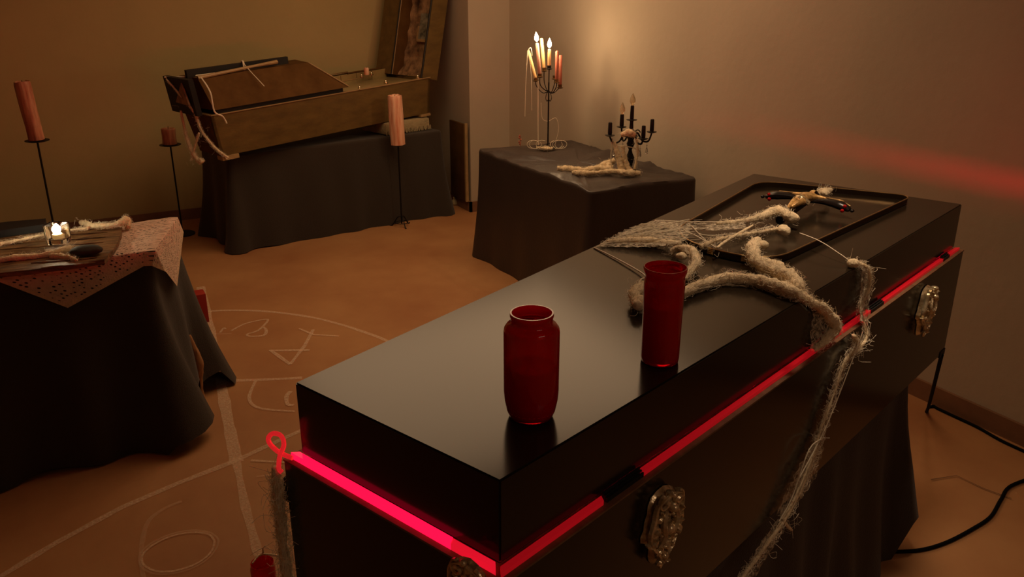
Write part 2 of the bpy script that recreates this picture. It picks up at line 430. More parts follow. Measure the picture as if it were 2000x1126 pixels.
strip(1, .0, .115, M_ledm, .008); strip(1, .165, .655, M_ledm, .008); strip(1, .695, .93, M_ledm, .008); strip(1, .955, 1, M_ledm, .008)
strip(2, .05, .22, M_ledm3, .0026, w=.25, cov=.25); strip(2, .24, .98, M_lede, .0012, w=.2, cov=1.75); strip(3, .02, .98, M_ledm3, .0026, w=.25, cov=.25)
for s in (.14, .675, .943):           # dark strip clips on the near side
    p = Qs0[1].lerp(Qs0[2], s); q = p+nrm*.013
    F = lambda v, p=p: V((p.x, p.y, 0))+axc*v.x+nrm*v.y+V((0, 0, v.z))
    hw = .028 if s > .9 else (.042 if s > .3 else .05)
    bm = BM()
    for k in range(3): box(bm, -hw, hw, .001+k*.004, .004+k*.004, ZLG+.002, ZLG+.010+.003*(2-k), F)
    obj('strip_connector', bm, M_deep, cf, smooth=False, label='dark connector between light strip lengths')
# loop of clear glowing tube at the far foot corner
cA = Qo[0]
bm = BM()
lp = [cA+V(q) for q in ((.012, -.012, ZLG+.006), (-.004, .004, ZLG+.012), (-.016, .010, ZLG+.026), (-.02, .012, ZLG+.04), (-.012, .008, ZLG+.05), (0, .004, ZLG+.044), (.002, 0, ZLG+.028), (-.006, .002, ZLG+.008), (-.010, .002, ZLG-.014), (-.006, -.002, ZLG-.022))]
tube(bm, smoothpath(lp, 6), .0042, 8); obj('tube_loop', bm, mat('glowing_tube', (.8, .1, .08), .15, trans=.3, emit=(1, .03, .04), estr=.28), cf, label='clear red glowing loop of tube at the corner')
# hardware
def ornate_handle(M, parent, lab, scale=1):
    """relief in local x (along), y (out), z (up); ~.085 wide, .155 high"""
    bm = BM(); half = [(0,.078), (.014,.074), (.026,.066), (.031,.052), (.030,.036), (.034,.022), (.033,.006), (.038,-.006), (.036,-.018), (.026,-.024), (.020,-.034), (.013,-.042), (.012,-.056), (.008,-.068), (0,-.078)]
    pts = half+[(-x, z) for x, z in half[-2:0:-1]]
    pts = [(x*1.05, z) for x, z in pts]
    a = [bm.verts.new((x*.98, .001, z)) for x, z in pts]; b = [bm.verts.new((x*.86, .006, z*.93)) for x, z in pts]
    c = [bm.verts.new((x*.5, .010, z*.6)) for x, z in pts]; n = len(pts)
    for u, v in ((a, b), (b, c)):
        for i in range(n): bm.faces.new((u[i], u[(i+1) % n], v[(i+1) % n], v[i]))
    bm.faces.new(c); bm.faces.new(a[::-1])
    h = obj('handle', bm, M_brass, parent, frame=M, label=lab)
    bm = BM()                          # scrolls
    def spiral(cx, cz, r, turns, a0, sgn, y=.010, th=.0032):
        p = [V((cx+r*(1-.8*t)*math.cos(a0+sgn*turns*2*PI*t), y+.003*t, cz+r*(1-.8*t)*math.sin(a0+sgn*turns*2*PI*t))) for t in [k/16 for k in range(17)]]
        tube(bm, p, [th, th*.8, th*1.3], 6)
    for s in (1, -1):
        spiral(s*.017, .058, .014, 1.1, PI/2, -s); spiral(s*.026, .034, .011, 1.0, PI/2, s); spiral(s*.029, .012, .009, 1.2, -PI/2, s)
        spiral(s*.030, -.012, .010, 1.1, PI, -s if s > 0 else 1); spiral(s*.014, -.036, .010, 1.1, PI/2, s); spiral(s*.007, -.060, .007, 1, 0, s)
        tube(bm, smoothpath([V((s*.004, .012, .072)), V((s*.030, .010, .058)), V((s*.034, .010, .030)), V((s*.038, .01, .005)), V((s*.03, .01, -.02)), V((s*.012, .012, -.045)), V((0, .010, -.076))], 5), [.002, .0035, .003, .0035, .002], 6)
        tube(bm, smoothpath([V((s*.012, .012, .045)), V((s*.017, .014, .02)), V((s*.010, .014, -.005)), V((s*.016, .012, -.026))], 5), [.003, .004, .002], 6)
    obj('scroll', bm, M_brass, h, frame=M)
    bm = BM()
    for k in range(18):
        t = 2*PI*k/18; ball(bm, (.0155*math.cos(t), .012, .006+.028*math.sin(t)), .0028, 1)
    obj('bead_ring', bm, M_brass, h, frame=M)
    for cc_, rr_, ss_ in (((0, .013, .006), .009, (1, .7, 1.3)), ((0, .014, .048), .0075, (1, .8, 1.2)), ((0, .012, -.05), .006, (1, .8, 1.5)), ((-.004, .012, .074), .006, (1, 1, 1)), ((.0, .012, -.028), .007, (1.4, .7, .8))):
        bm = BM(); ball(bm, cc_, rr_, 2, ss_); obj('boss', bm, M_brass, h, frame=M)
    return h
def face_frame(p, ax, nv): return Matrix(((ax.x, nv.x, 0, p.x), (ax.y, nv.y, 0, p.y), (0, 0, 1, p.z), (0, 0, 0, 1)))
b0, c0 = Qo[1], Qo[2]
hp = onwall(1281, 1024, b0, c0); ornate_handle(face_frame(hp, axc, nrm) @ Matrix.Rotation(math.radians(8), 4, 'Y') @ Matrix.Diagonal((1.25, 1.9, .95, 1)), cf, 'ornate silvered brass plate handle near the foot end')
hp2 = onwall(1799, 605, b0, c0); h2m = face_frame(V((hp2.x, hp2.y, hp2.z)), axc, nrm) @ Matrix.Rotation(math.radians(8), 4, 'Y') @ Matrix.Diagonal((1.25, 1.9, .95, 1))
ornate_handle(h2m, cf, 'ornate silvered brass plate handle near the head end')
axe = (Qo[1]-Qo[0]).normalized(); ne = V((axe.y, -axe.x, 0))
hp3 = onwall(922, 1178, Qo[0], Qo[1]); ornate_handle(face_frame(hp3, axe, ne), cf, 'ornate handle on the foot board')
# black oval pull on the far side near the foot
n3 = V((-axc.y, axc.x, 0)); axd = (Qo[3]-Qo[0]).normalized(); nd = V((-axd.y, axd.x, 0))
pk = above(569, 953, Qo[0]+axd*.02+nd*.02); bm = BM(); ball(bm, (0, 0, 0), .021, 3, (.75, .9, 1.25))
lathe(bm, [(.008, 0), (.008, .02)], (0, -.024, 0), 12, axis=(0, 1, 0))
obj('side_knob', bm, M_deep, cf, frame=Matrix.Translation(pk), label='black oval knob on the far side')
# iron bracket at the head bottom corner
bq = Qo[2]; bm = BM(); F = lambda v: V((bq.x, bq.y, 0))+axc*v.x+nrm*v.y+V((0, 0, v.z))
box(bm, -.045, .002, -.012, .002, ZBB-.008, ZBB+.012, F); obj('corner_bracket', bm, M_iron, cf, smooth=False)

# ------------------------------------------------------------------ gallery-railed tray on the lid
FT = lambda v: V((B.x, B.y, 0))+axc*v.x-nrm*v.y+V((0, 0, v.z))       # coffin frame: along, across, up
def rr(u0, u1, v0, v1, r, n=8):
    out = []
    for cu, cv, a0 in ((u1-r, v1-r, 0), (u0+r, v1-r, 90), (u0+r, v0+r, 180), (u1-r, v0+r, 270)):
        for k in range(n+1):
            a = math.radians(a0+90*k/n); out.append((cu+r*math.cos(a), cv+r*math.sin(a)))
    return out
def rquad(P, R, n=10, m=14):
    out = []; P = [V((p[0], p[1], 0)) for p in P]; ends = []
    for i in range(4):
        b = P[i]; d1 = (P[i-1]-b).normalized(); d2 = (P[(i+1) % 4]-b).normalized(); r_ = R[i]
        a_, c_ = b+d1*r_, b+d2*r_; ends.append((a_, b, c_))
    for i in range(4):
        a_, b, c_ = ends[i]
        for k in range(n+1):
            t = k/n; out.append(a_*(1-t)**2+b*2*t*(1-t)+c_*t*t)
        nx = ends[(i+1) % 4][0]
        for k in range(1, m): out.append(c_.lerp(nx, k/m))
    return [(p.x, p.y) for p in out]
outl = rquad([(1.045, .143), (1.925, .118), (1.80, .552), (1.05, .435)], [.11, .06, .08, .17])
tcn = FT(V((1.45, .3, 0)))
tray = thing('serving_tray', 'round-cornered tray with brass rail lying on the head of the black lid', 'tray', (tcn.x, tcn.y, ZTOP))
bm = BM(); prism(bm, outl, ZTOP+.001, ZTOP+.0035, FT); obj('tray_base', bm, M_black, tray)
def ring_wall(pts, th, z0, z1, F):
    bm = BM(); n = len(pts); inn = []
    for i, (x, y) in enumerate(pts):
        px, py = pts[i-1]; qx, qy = pts[(i+1) % n]; d = V((qx-px, qy-py, 0)).normalized(); inn.append((x-d.y*th, y+d.x*th))
    def R(pp, z): return [bm.verts.new(F(V((x, y, z)))) for x, y in pp]
    a, b, c2, d = R(pts, z0), R(pts, z1), R(inn, z1), R(inn, z0)
    for u, v in ((a, b), (b, c2), (c2, d), (d, a)):
        for i in range(n): bm.faces.new((u[i], u[(i+1) % n], v[(i+1) % n], v[i]))
    return bm
obj('tray_wall', ring_wall(outl, .003, ZTOP+.0035, ZTOP+.017, FT), mat('dark_bronze', (.05, .028, .012), .4, metal=.5), tray)
bm = BM(); lpts = [FT(V((x, y, ZTOP+.018))) for x, y in outl]; tube(bm, lpts+[lpts[0]], .0018, 8, cap=False)
obj('tray_rail', bm, mat('rail_brass', (.42, .26, .11), .3, metal=.8), tray, label='thin brass top rail')
fine = []
for (xa, ya), (xb, yb) in zip(outl, outl[1:]+outl[:1]): fine += [(xa+(xb-xa)*k/6, ya+(yb-ya)*k/6) for k in range(6)]
for v0, v1 in ((.165, .215), (.285, .305)):
    seg = [p for p in fine if p[0] < 1.3 and v0 <= p[1] <= v1]; seg.sort(key=lambda p: p[1])
    for k in range(4):
        bm = BM(); tube(bm, [FT(V((x-.001, y, ZTOP+.005+k*.0042))) for x, y in seg], .002, 6); obj('gold_band', bm, M_gold, tray, label='short polished gold band on the tray wall')

# crucifix lying on the tray
zc = ZTOP+.012
cl, cr2 = at(1500, 384, zc+.015), at(1664, 410, zc+.015); ct, cb = at(1612, 366, zc+.02), at(1505, 452, zc+.01)
cen = cl.lerp(cr2, .48); du = (cr2-cl).normalized(); dv = V((du.y, -du.x, 0))
if (cb-cen).dot(dv) < 0: dv = -dv
cru = thing('crucifix', 'dark wooden crucifix with golden figure lying on the tray', 'crucifix', (cen.x, cen.y, ZTOP+.007))
FC = lambda v: V((cen.x, cen.y, ZTOP+.007))+du*v.x+dv*v.y+V((0, 0, v.z))
aw = (cr2-cl).length/2
def crossarm(length, wd, F2):
    bm = BM(); pts = [(0, wd), (length-.022, wd*.9), (length-.018, wd*1.7), (length-.006, wd*1.8), (length, wd*.8), (length+.006, 0)]
    pts = pts+[(x, -y) for x, y in pts[-2::-1]]; prism(bm, pts, 0, .016, F2)
    return bm
M_eb = mat('ebony', (.008, .005, .004), .3)
for sx in (1, -1):
    path = smoothpath([FC(V((0, 0, .026))), FC(V((sx*aw*.35, -.006, .030))), FC(V((sx*aw*.75, -.002, .028))), FC(V((sx*aw, .006, .020)))], 6)
    bm = BM(); tube(bm, path, [.009, .010, .013, .017, .020, .016, .008], 10, flat=.62); arm_ = obj('cross_arm', bm, M_eb, cru)
    bm = BM(); tube(bm, [p+V((0, 0, .010))+dv*-.005 for p in path], .0018, 6); obj('gilt_edge', bm, M_brassd, arm_)
    bm = BM(); ball(bm, FC(V((sx*(aw+.008), .008, .020))), .007, 2, (1, .8, .7)); obj('finial', bm, M_eb, arm_)
    for x_, y_ in ((aw-.012, .012), (aw-.016, .017)):
        bm = BM(); ball(bm, FC(V((sx*x_, y_, .030 if y_ < .015 else .018))), .0055, 2); obj('red_gem', bm, mat('red_gem', (.55, .01, .01), .1, trans=.2), arm_, label='red glass stud')
path = smoothpath([FC(V((0, -aw*.5, .030))), FC(V((0, -aw*.2, .028))), FC(V((0, aw*.6, .020))), FC(V((0, aw*1.6, .010)))], 6)
bm = BM(); tube(bm, path, [.013, .009, .009, .009, .012], 10); obj('cross_post', bm, M_eb, cru)
# figure: one skin surface (torso, arms, legs, head)
def skinned(name, verts, edges, radii, m, parent, frame):
    me = bpy.data.meshes.new(name); me.from_pydata([tuple(v) for v in verts], edges, [])
    o = bpy.data.objects.new(name, me); col.objects.link(o)
    md = o.modifiers.new('skin', 'SKIN'); me.skin_vertices.new() if not me.skin_vertices else None
    for i, r in enumerate(radii): me.skin_vertices[0].data[i].radius = (r, r)
    me.skin_vertices[0].data[0].use_root = True
    s = o.modifiers.new('sub', 'SUBSURF'); s.levels = s.render_levels = 2
    me.materials.append(m); o.parent = parent; o.matrix_basis = wm(parent).inverted() @ frame; WM[o.name] = frame
    dg = bpy.context.evaluated_depsgraph_get(); ev = o.evaluated_get(dg); nm = bpy.data.meshes.new_from_object(ev)
    o.modifiers.clear(); o.data = nm; nm.polygons.foreach_set('use_smooth', [True]*len(nm.polygons))
    return o
FM = Matrix(((du.x, dv.x, 0, cen.x), (du.y, dv.y, 0, cen.y), (0, 0, 1, ZTOP+.007), (0, 0, 0, 1)))
k = aw/.095
vs = [(0,.045,.030), (0,.020,.032), (0,-.002,.032), (0,-.012,.034), (.004,-.026,.038), (.018,-.004,.030), (.05,-.010,.027), (.084,-.016,.025),
      (-.018,-.004,.030), (-.05,-.010,.027), (-.084,-.016,.025), (.008,.058,.030), (.012,.085,.036), (.003,.115,.026), (-.006,.058,.030), (-.002,.085,.036), (0,.116,.028), (.002,.128,.030)]
vs = [(x*k*.9, y*k*.95-.004, z+.008) for x, y, z in vs]
skinned('figure', vs, [(0,1),(1,2),(2,3),(3,4),(2,5),(5,6),(6,7),(2,8),(8,9),(9,10),(0,11),(11,12),(12,13),(0,14),(14,15),(15,16),(16,17)],
        [r*k*.95 for r in (.012,.012,.014,.006,.010,.007,.0055,.0045,.007,.0055,.0045,.009,.0075,.005,.009,.0075,.005,.004)], mat('gilt', (.9, .55, .2), .35, metal=.35, bump=.3, bscale=120, rgb2=(.2,.1,.03), vscale=60), cru, FM)
bm = BM(); tube(bm, smoothpath([FC(V((-.016*k, .040*k, .032))), FC(V((0, .046*k, .044))), FC(V((.018*k, .040*k, .032)))], 6), [.008, .012, .007], 10, rough=.3, rs=90)
obj('loincloth', bm, M_brass, cru)

# ------------------------------------------------------------------ red jars
def jar(c, prof, inner, label, waxh, waxr):
    t = thing('candle_jar', label, 'jar', c)
    bm = BM(); full = prof+inner[::-1]
    lathe(bm, full, c, 40, close=False)
    bm.verts.ensure_lookup_table(); bm.faces.new([bm.verts[i] for i in range(40)][::-1]); bm.faces.new([bm.verts[len(bm.verts)-40+i] for i in range(40)])
    obj('glass', bm, M_red, t, auto=60)
    bm = BM(); lathe(bm, [(waxr*.9, .006), (waxr, .014), (waxr, waxh-.002), (waxr*.96, waxh), (waxr*.3, waxh-.002), (.002, waxh-.002)], c, 32); obj('wax', bm, M_wax, t)
    return t
j1 = at(1037, 811, ZTOP); j1.z = ZTOP+.0005
jar(j1, [(.026, 0), (.033, .002), (.037, .012), (.0405, .03), (.0415, .045), (.0415, .138), (.0405, .144), (.037, .149), (.0318, .151), (.0308, .154), (.0312, .160), (.0325, .164), (.0318, .168)],
    [(.022, .005), (.034, .012), (.039, .045), (.039, .136), (.036, .145), (.0285, .150), (.028, .160), (.0295, .168)], 'wide shouldered red glass jar standing nearest the foot end of the black lid', .085, .0375)
j2 = at(1288, 704, ZTOP); j2.z = ZTOP+.0005
jar(j2, [(.028, 0), (.032, .002), (.033, .01), (.0335, .09), (.0345, .142), (.034, .150), (.033, .155), (.0345, .160), (.0365, .166), (.0365, .170), (.0355, .172)],
    [(.025, .006), (.031, .012), (.032, .140), (.0315, .154), (.0335, .166), (.0345, .172)], 'slim straight red glass jar on the black lid in front of the cotton web', .105, .030)
j3 = at(518, 1148, 0)
j3 = V((j3.x, j3.y, .0005))
jar(j3, [(.03, 0), (.036, .002), (.038, .012), (.038, .08), (.035, .092), (.035, .098)],
    [(.026, .005), (.035, .012), (.035, .078), (.032, .092), (.033, .098)], 'small dark red jar standing on the floor at the chalk line end', .06, .033)

# ------------------------------------------------------------------ cotton webs on the front coffin
def web(label, ropes, balls=(), threads=(), fib=120, spread=.008, drop=0, cat='cobweb', flen=(.015, .04), base=None, group=None, m=M_cot, fuzz=1900):
    """ropes: (points, radii); threads: (points, r). One thing, cotton + threads parts."""
    allp = []
    bm = BM()
    for pts, rad in ropes:
        P = smoothpath(pts, 8); allp += P; tube(bm, P, rad, 12, rough=.4, rs=55)
    for c, r in balls: ball(bm, c, r, 3, (1.1, 1, .85), .35, 45); allp += [V(c)]*6
    c0 = V(base) if base else V((sum(p.x for p in allp)/len(allp), sum(p.y for p in allp)/len(allp), min(p.z for p in allp)))
    t = thing('cobweb', label, cat, c0, group)
    if ropes or balls: obj('cotton', bm, m, t, auto=180, kind='stuff')
    else: bm.free()
    b2 = BM()
    for pts, rad in ropes:
        P = smoothpath(pts, 8); rl = rad if isinstance(rad, (list, tuple)) else [rad, rad]
        if max(rl) < .005: continue
        L_ = sum((a-b).length for a, b in zip(P, P[1:]))
        for _ in range(int(L_*fuzz)):
            i = random.randrange(1, len(P)-1); f_ = i/(len(P)-1)*(len(rl)-1); k = min(int(f_), len(rl)-2); R0 = rl[k]+(rl[k+1]-rl[k])*(f_-k)
            tg_ = (P[i+1]-P[i-1]).normalized(); d = V([random.gauss(0, 1) for _ in range(3)]); d = (d-tg_*d.dot(tg_)).normalized()
            q = P[i].lerp(P[i+1], random.random())+d*R0*.92; e = q+(tg_*random.gauss(0, .9)+d*random.uniform(.1, .9))*random.uniform(.006, .016)
            mm_ = q.lerp(e, .5)+d*.003
            if q.z > drop: e.z = max(e.z, drop); mm_.z = max(mm_.z, drop)
            tube(b2, [q, mm_, e], .00032, 3, cap=False)
    for pts, r in threads: tube(b2, smoothpath(pts, 5), r, 5, rough=.2, rs=90)
    if fib and allp: fibres(b2, allp, spread*.8, int(fib*.45), flen, .0004, drop)
    obj('threads', b2, M_string, t, kind='stuff')
    return t
Z = ZTOP
def L(pts, dz=.01): return [at(x, y, Z+dz) for x, y in pts]
def P3(pts): return [at(x, y, Z+dz) for x, y, dz in pts]
M_film = mat('web_film', (.85, .72, .52), .95, alpha=('chalk', 95, .40, .66, .8), bump=.4, bscale=80)
def film(t, pa, pb, bow=.004, n=26, m=12, seed=0):
    A_, B_ = smoothpath(pa, 8), smoothpath(pb, 8); bm = BM(); G = []
    for i in range(n+1):
        a, b = A_[round(i*(len(A_)-1)/n)], B_[round(i*(len(B_)-1)/n)]
        G.append([bm.verts.new(a.lerp(b, j/m)+V((noise.noise(V((i*.6, j*.7, seed))), noise.noise(V((i*.6, j*.7, seed+9))), abs(noise.noise(V((i*.5, j*.6, seed+5))))))*bow) for j in range(m+1)])
    for i in range(n):
        for j in range(m): bm.faces.new((G[i][j], G[i+1][j], G[i+1][j+1], G[i][j+1]))
    return obj('veil', bm, M_film, t, label='thin translucent veil of web fibres', auto=180)
thr = []
e0 = at(1162, 481, Z+.002)
for k in range(34):                   # fan of thin threads from the lid edge to the tray
    f = random.random(); s = at(1165+90*f, 480-45*f, Z+.003+.004*random.random()); g_ = random.random()
    e = at(1310+60*g_+random.uniform(-20, 20), 440+40*g_*random.uniform(-.4, 1), Z+.01+.018*random.random())
    thr.append(([s, s.lerp(e, .5)+V((random.gauss(0, .01), random.gauss(0, .01), .004)), e], random.choice((.0004, .0006, .0009))))
thr += [(P3([(1160,483,.002), (1205,505,.004), (1250,530,.006), (1262,540,.01)]), .0019),
        (P3([(1280,430,.002), (1360,433,.028), (1440,432,.03), (1490,422,.034)]), .0016),
        (P3([(1335,448,.03), (1370,466,.02), (1400,484,.028)]), .0016), (P3([(1350,440,.03), (1380,470,.02), (1410,485,.026)]), .0012),
        (P3([(1345,436,.03), (1372,458,.02), (1440,455,.02), (1510,440,.03)]), .0011)]
wA = web('pale cotton web stretched from the lid edge over the tray to the crucifix',
    [(P3([(1368,482,.02), (1395,470,.03), (1430,462,.03), (1470,455,.03), (1520,447,.035)]), [.006, .005, .0045, .004, .005]),
     (P3([(1400,484,.03), (1425,466,.032), (1470,440,.035)]), [.003, .0035, .003]),
     (P3([(1400,436,.03), (1450,432,.03), (1490,422,.034), (1520,412,.036), (1545,424,.036)]), [.004, .007, .011, .013, .012]),
     (P3([(1185,472,.008), (1225,470,.01), (1270,473,.012), (1330,476,.018)]), [.004, .009, .012, .006]),
     (P3([(1594,384,.03), (1604,376,.04), (1622,372,.035)]), [.006, .012, .008])],
    [(at(1530, 450, Z+.034), .016), (at(1546, 424, Z+.036), .016), (at(1612, 376, Z+.045), .013)], thr, 260, .010, Z+.001)
film(wA, P3([(1163,482,.002), (1200,460,.003), (1240,442,.003), (1284,430,.003)]), P3([(1262,483,.012), (1300,480,.018), (1335,470,.026), (1352,448,.030)]), .006, seed=1)
film(wA, P3([(1290,431,.006), (1380,434,.024), (1450,431,.03)]), P3([(1300,446,.012), (1390,450,.024), (1460,446,.03)]), .005, seed=4)
wB = web('thick white cotton rope curling round the slim red jar to the lid side',
    [(P3([(1246,598,.02), (1240,572,.022), (1262,562,.022), (1290,575,.02), (1325,574,.014), (1370,556,.014), (1420,543,.015), (1480,548,.016), (1540,566,.018), (1572,580,.012), (1588,592,.006)]),
      [.010, .012, .013, .010, .009, .011, .012, .012, .015, .010, .005]),
     ([at(1588, 592, Z+.006), onwall(1600, 602, B, C_)+nrm*.012, onwall(1616, 632, B, C_)+nrm*.016, onwall(1604, 655, B, C_)+nrm*.014, onwall(1580, 682, B, C_)+nrm*.010], [.006, .012, .014, .012, .005]),
     (P3([(1478,470,.04), (1470,490,.038), (1482,512,.034), (1520,528,.03), (1550,548,.024), (1560,566,.018)]), [.010, .016, .015, .018, .018, .012]),
     (P3([(1310,492,.012), (1330,486,.022), (1352,492,.028), (1360,512,.022), (1345,530,.012), (1338,545,.010)]), [.007, .011, .012, .010, .008, .005])],
    [(at(1250, 590, Z+.02), .015), (at(1330, 500, Z+.02), .011), (at(1490, 478, Z+.04), .012)],
    [(P3([(1246,560,.02), (1252,545,.03), (1264,543,.03), (1268,556,.022)]), .0016), (P3([(1400,545,.02), (1425,527,.035), (1437,540,.025)]), .0008)], 340, .010, Z+.001)
film(wB, [at(1572, 586, Z+.012), onwall(1583, 612, B, C_)+nrm*.006, onwall(1576, 645, B, C_)+nrm*.008, onwall(1574, 684, B, C_)+nrm*.012],
     [at(1594, 590, Z+.012), onwall(1620, 620, B, C_)+nrm*.012, onwall(1618, 650, B, C_)+nrm*.012, onwall(1590, 682, B, C_)+nrm*.012], .006, seed=7)
hang = [at(1664, 513, Z+.008), onwall(1682, 520, B, C_)+nrm*.014, onwall(1684, 555, B, C_)+nrm*.016, onwall(1668, 600, B, C_)+nrm*.016, onwall(1655, 650, B, C_)+nrm*.045,
        onwall(1640, 700, b0, c0)+nrm*.014, onwall(1615, 770, b0, c0)+nrm*.014, onwall(1588, 845, b0, c0)+nrm*.012]
lowz = onwall(1588, 845, b0, c0); end0 = onwall(1560, 905, b0, c0)+nrm*.02
hang2 = [lowz+nrm*.012, onwall(1572, 890, b0, c0)+nrm*.016, onwall(1545, 950, b0, c0)+nrm*.02, onwall(1512, 1010, b0, c0)+nrm*.02, onwall(1475, 1065, b0, c0)+nrm*.018, onwall(1420, 1150, b0, c0)+nrm*.012]
wC = web('long grey cotton strand trailing down the near side of the black coffin',
    [(hang, [.006, .004, .004, .004, .004, .005, .003, .003, .004]), (hang2, [.004, .005, .006, .005, .005, .004, .004, .004]),
     ([onwall(1650, 650, b0, c0)+nrm*.02, onwall(1662, 672, b0, c0)+nrm*.018, onwall(1655, 686, b0, c0)+nrm*.014], [.004, .006, .003]),
     ([onwall(1512, 1005, b0, c0)+nrm*.02, onwall(1522, 1020, b0, c0)+nrm*.02, onwall(1532, 1028, b0, c0)+nrm*.018], [.004, .004, .003])],
    [(at(1666, 514, Z+.010), .012)],
    [([at(1562, 455, Z+.03), at(1600, 470, Z+.03), at(1635, 492, Z+.02), at(1664, 512, Z+.008)], .0014),
     ([onwall(1590, 850, b0, c0)+nrm*.02, onwall(1560, 870, b0, c0)+nrm*.024, onwall(1530, 960, b0, c0)+nrm*.022, onwall(1505, 1010, b0, c0)+nrm*.02], .0012),
     ([onwall(1660, 640, b0, c0)+nrm*.03, onwall(1600, 820, b0, c0)+nrm*.02, onwall(1540, 930, b0, c0)+nrm*.022], .0012)], 260, .007, 0, flen=(.02, .06))
ow = lambda x, y, d=.014: onwall(x, y, b0, c0)+nrm*d
film(wC, [ow(1592, 850), ow(1560, 890), ow(1530, 940), ow(1505, 1000)], [ow(1600, 850), ow(1590, 900), ow(1568, 950), ow(1520, 1010)], .006, seed=11)
film(wC, [ow(1650, 640, .03), ow(1625, 720), ow(1600, 790), ow(1585, 850)], [ow(1660, 650, .03), ow(1640, 720), ow(1618, 790), ow(1600, 850)], .004, seed=12)
film(wC, [ow(1512, 1005), ow(1470, 1060), ow(1425, 1140)], [ow(1524, 1020), ow(1492, 1075), ow(1450, 1140)], .004, seed=13)
film(wC, [onwall(1672, 522, B, C_)+nrm*.014, onwall(1668, 570, B, C_)+nrm*.014, onwall(1655, 620, B, C_)+nrm*.03], [onwall(1688, 522, B, C_)+nrm*.016, onwall(1686, 570, B, C_)+nrm*.016, onwall(1672, 625, B, C_)+nrm*.03], .004, seed=14)
fA = Qo[0]-axc*.012
def dn(x, y): return above(x, y, fA+n3*.012)
wD = web('grey cotton streamer hanging from the foot corner of the black coffin',
    [([dn(580, 905), dn(590, 950), dn(586, 985), dn(582, 1040), dn(586, 1090), dn(590, 1150)], [.006, .010, .009, .008, .010, .012]),
     ([dn(576, 925), dn(578, 970), dn(568, 1020), dn(566, 1070), dn(560, 1150)], [.004, .007, .009, .009, .010]),
     ([dn(592, 925), dn(594, 960), dn(584, 1000), dn(574, 1050), dn(578, 1150)], [.003, .005, .004, .005, .005])], [], [], 160, .012, 0, flen=(.03, .08))
film(wD, [dn(572, 960), dn(566, 1010), dn(560, 1070), dn(552, 1150)], [dn(594, 960), dn(592, 1010), dn(590, 1070), dn(598, 1150)], .012, seed=21)
# little chalky root on the floor jar
jt = j3+V((0, 0, .1))
web('short pale cotton scraps lying over the floor jar',
    [([jt+V((-.03, .0, .004)), jt+V((0, .02, .012)), jt+V((.04, .01, .004)), jt+V((.07, 0, -.01))], [.002, .004, .004, .003]),
     ([jt+V((.01, .02, .01)), jt+V((.012, .025, .03)), jt+V((.022, .02, .04))], [.003, .002, .0015])], [], [], 20, .006, 0)

# ------------------------------------------------------------------ open wooden coffin at the back
BL = V((.955, 5.775, ZB+.028)); BR = V((2.675, 6.30, ZB+.128))
ax2 = (BR-BL).normalized(); n2 = V((-ax2.y, ax2.x, 0)).normalized(); up2 = ax2.cross(n2).normalized(); LB = (BR-BL).length
def FB(v): return BL+ax2*v.x+n2*v.y+up2*v.z
c2 = thing('coffin', 'open olive-brown wooden coffin with raised head lid on the rear table', 'coffin', (1.8, 6.2, ZB+.01))
HB = .275
bot = [(0, 0), (LB, 0), (LB, .42), (0, .30)]; top = [(-.035, -.02), (LB+.02, -.02), (LB+.03, .52), (-.035, .36)]
def panel(i, j, th, name, m=M_oak):
    a, b = V((*bot[i], 0)), V((*bot[j], 0)); c, d = V((*top[j], HB)), V((*top[i], HB))
    e = (b-a).normalized(); nn = V((-e.y, e.x, 0))*th
    bm = BM(); hexa(bm, [FB(q) for q in (a, b, b+nn, a+nn, d, c, c+nn, d+nn)]); obj(name, bm, m, c2, smooth=False)
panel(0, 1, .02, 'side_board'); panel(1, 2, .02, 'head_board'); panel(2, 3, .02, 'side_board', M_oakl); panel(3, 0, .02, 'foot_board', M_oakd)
bm = BM(); prism(bm, bot, 0, .018, FB); obj('bottom_board', bm, M_oakd, c2, smooth=False)
for i, j in ((0, 1), (1, 2), (2, 3), (3, 0)):    # slim pale rim
    a, b = V((*top[i], HB)), V((*top[j], HB)); e = (b-a).normalized(); nn = V((e.y, -e.x, 0))
    bm = BM(); hexa(bm, [FB(q) for q in (a+nn*.006, b+nn*.006, b-nn*.024, a-nn*.024)]+[FB(q+V((0, 0, .006))) for q in (a+nn*.006, b+nn*.006, b-nn*.024, a-nn*.024)])
    obj('rim', bm, M_rim, c2, smooth=False)
# satin inner ledge + mattress of the head half
bm = BM(); box(bm, 1.02, LB-.02, .0, .46, HB-.08, HB-.02, FB, .01); obj('mattress', bm, mat('satin_olive', (.36, .27, .12), .35, bump=.3, bscale=14, coat=.3), c2)
bm = BM()
for q in range(5):
    x0 = 1.02+q*.15; box(bm, x0, x0+.145, .465, .475, HB-.06, HB+.045, FB, .002)
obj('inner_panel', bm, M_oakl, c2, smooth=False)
bm = BM(); tube(bm, [FB(V((1.0, .50, HB+.05))), FB(V((1.42, .52, HB+.052)))], .011, 10); obj('rail', bm, M_steel, c2, label='polished metal rail on the far rim')
bm = BM(); tube(bm, [FB(V((1.42, .52, HB+.045))), FB(V((LB, .52, HB+.045)))], .008, 8); obj('rail', bm, M_oakd, c2)
for x, y, z, r in ((1.17, .02, .022, .012), (1.43, .04, .028, .014), (1.44, .36, .05, .012), (1.20, .50, .075, .012), (1.58, .42, .045, .013), (1.73, .02, .03, .012)):
    bm = BM(); ball(bm, FB(V((x, y, HB+z-.01))), r, 2); lathe(bm, [(r*1.3, 0), (r*1.3, .008)], FB(V((x, y, HB-.0+z-.026))), 12); obj('bolt', bm, M_steel, c2)
bm = BM(); box(bm, 0, .12, -.012, .06, -.028, 0.0, FB); obj('foot_batten', bm, M_rim, c2, smooth=False)
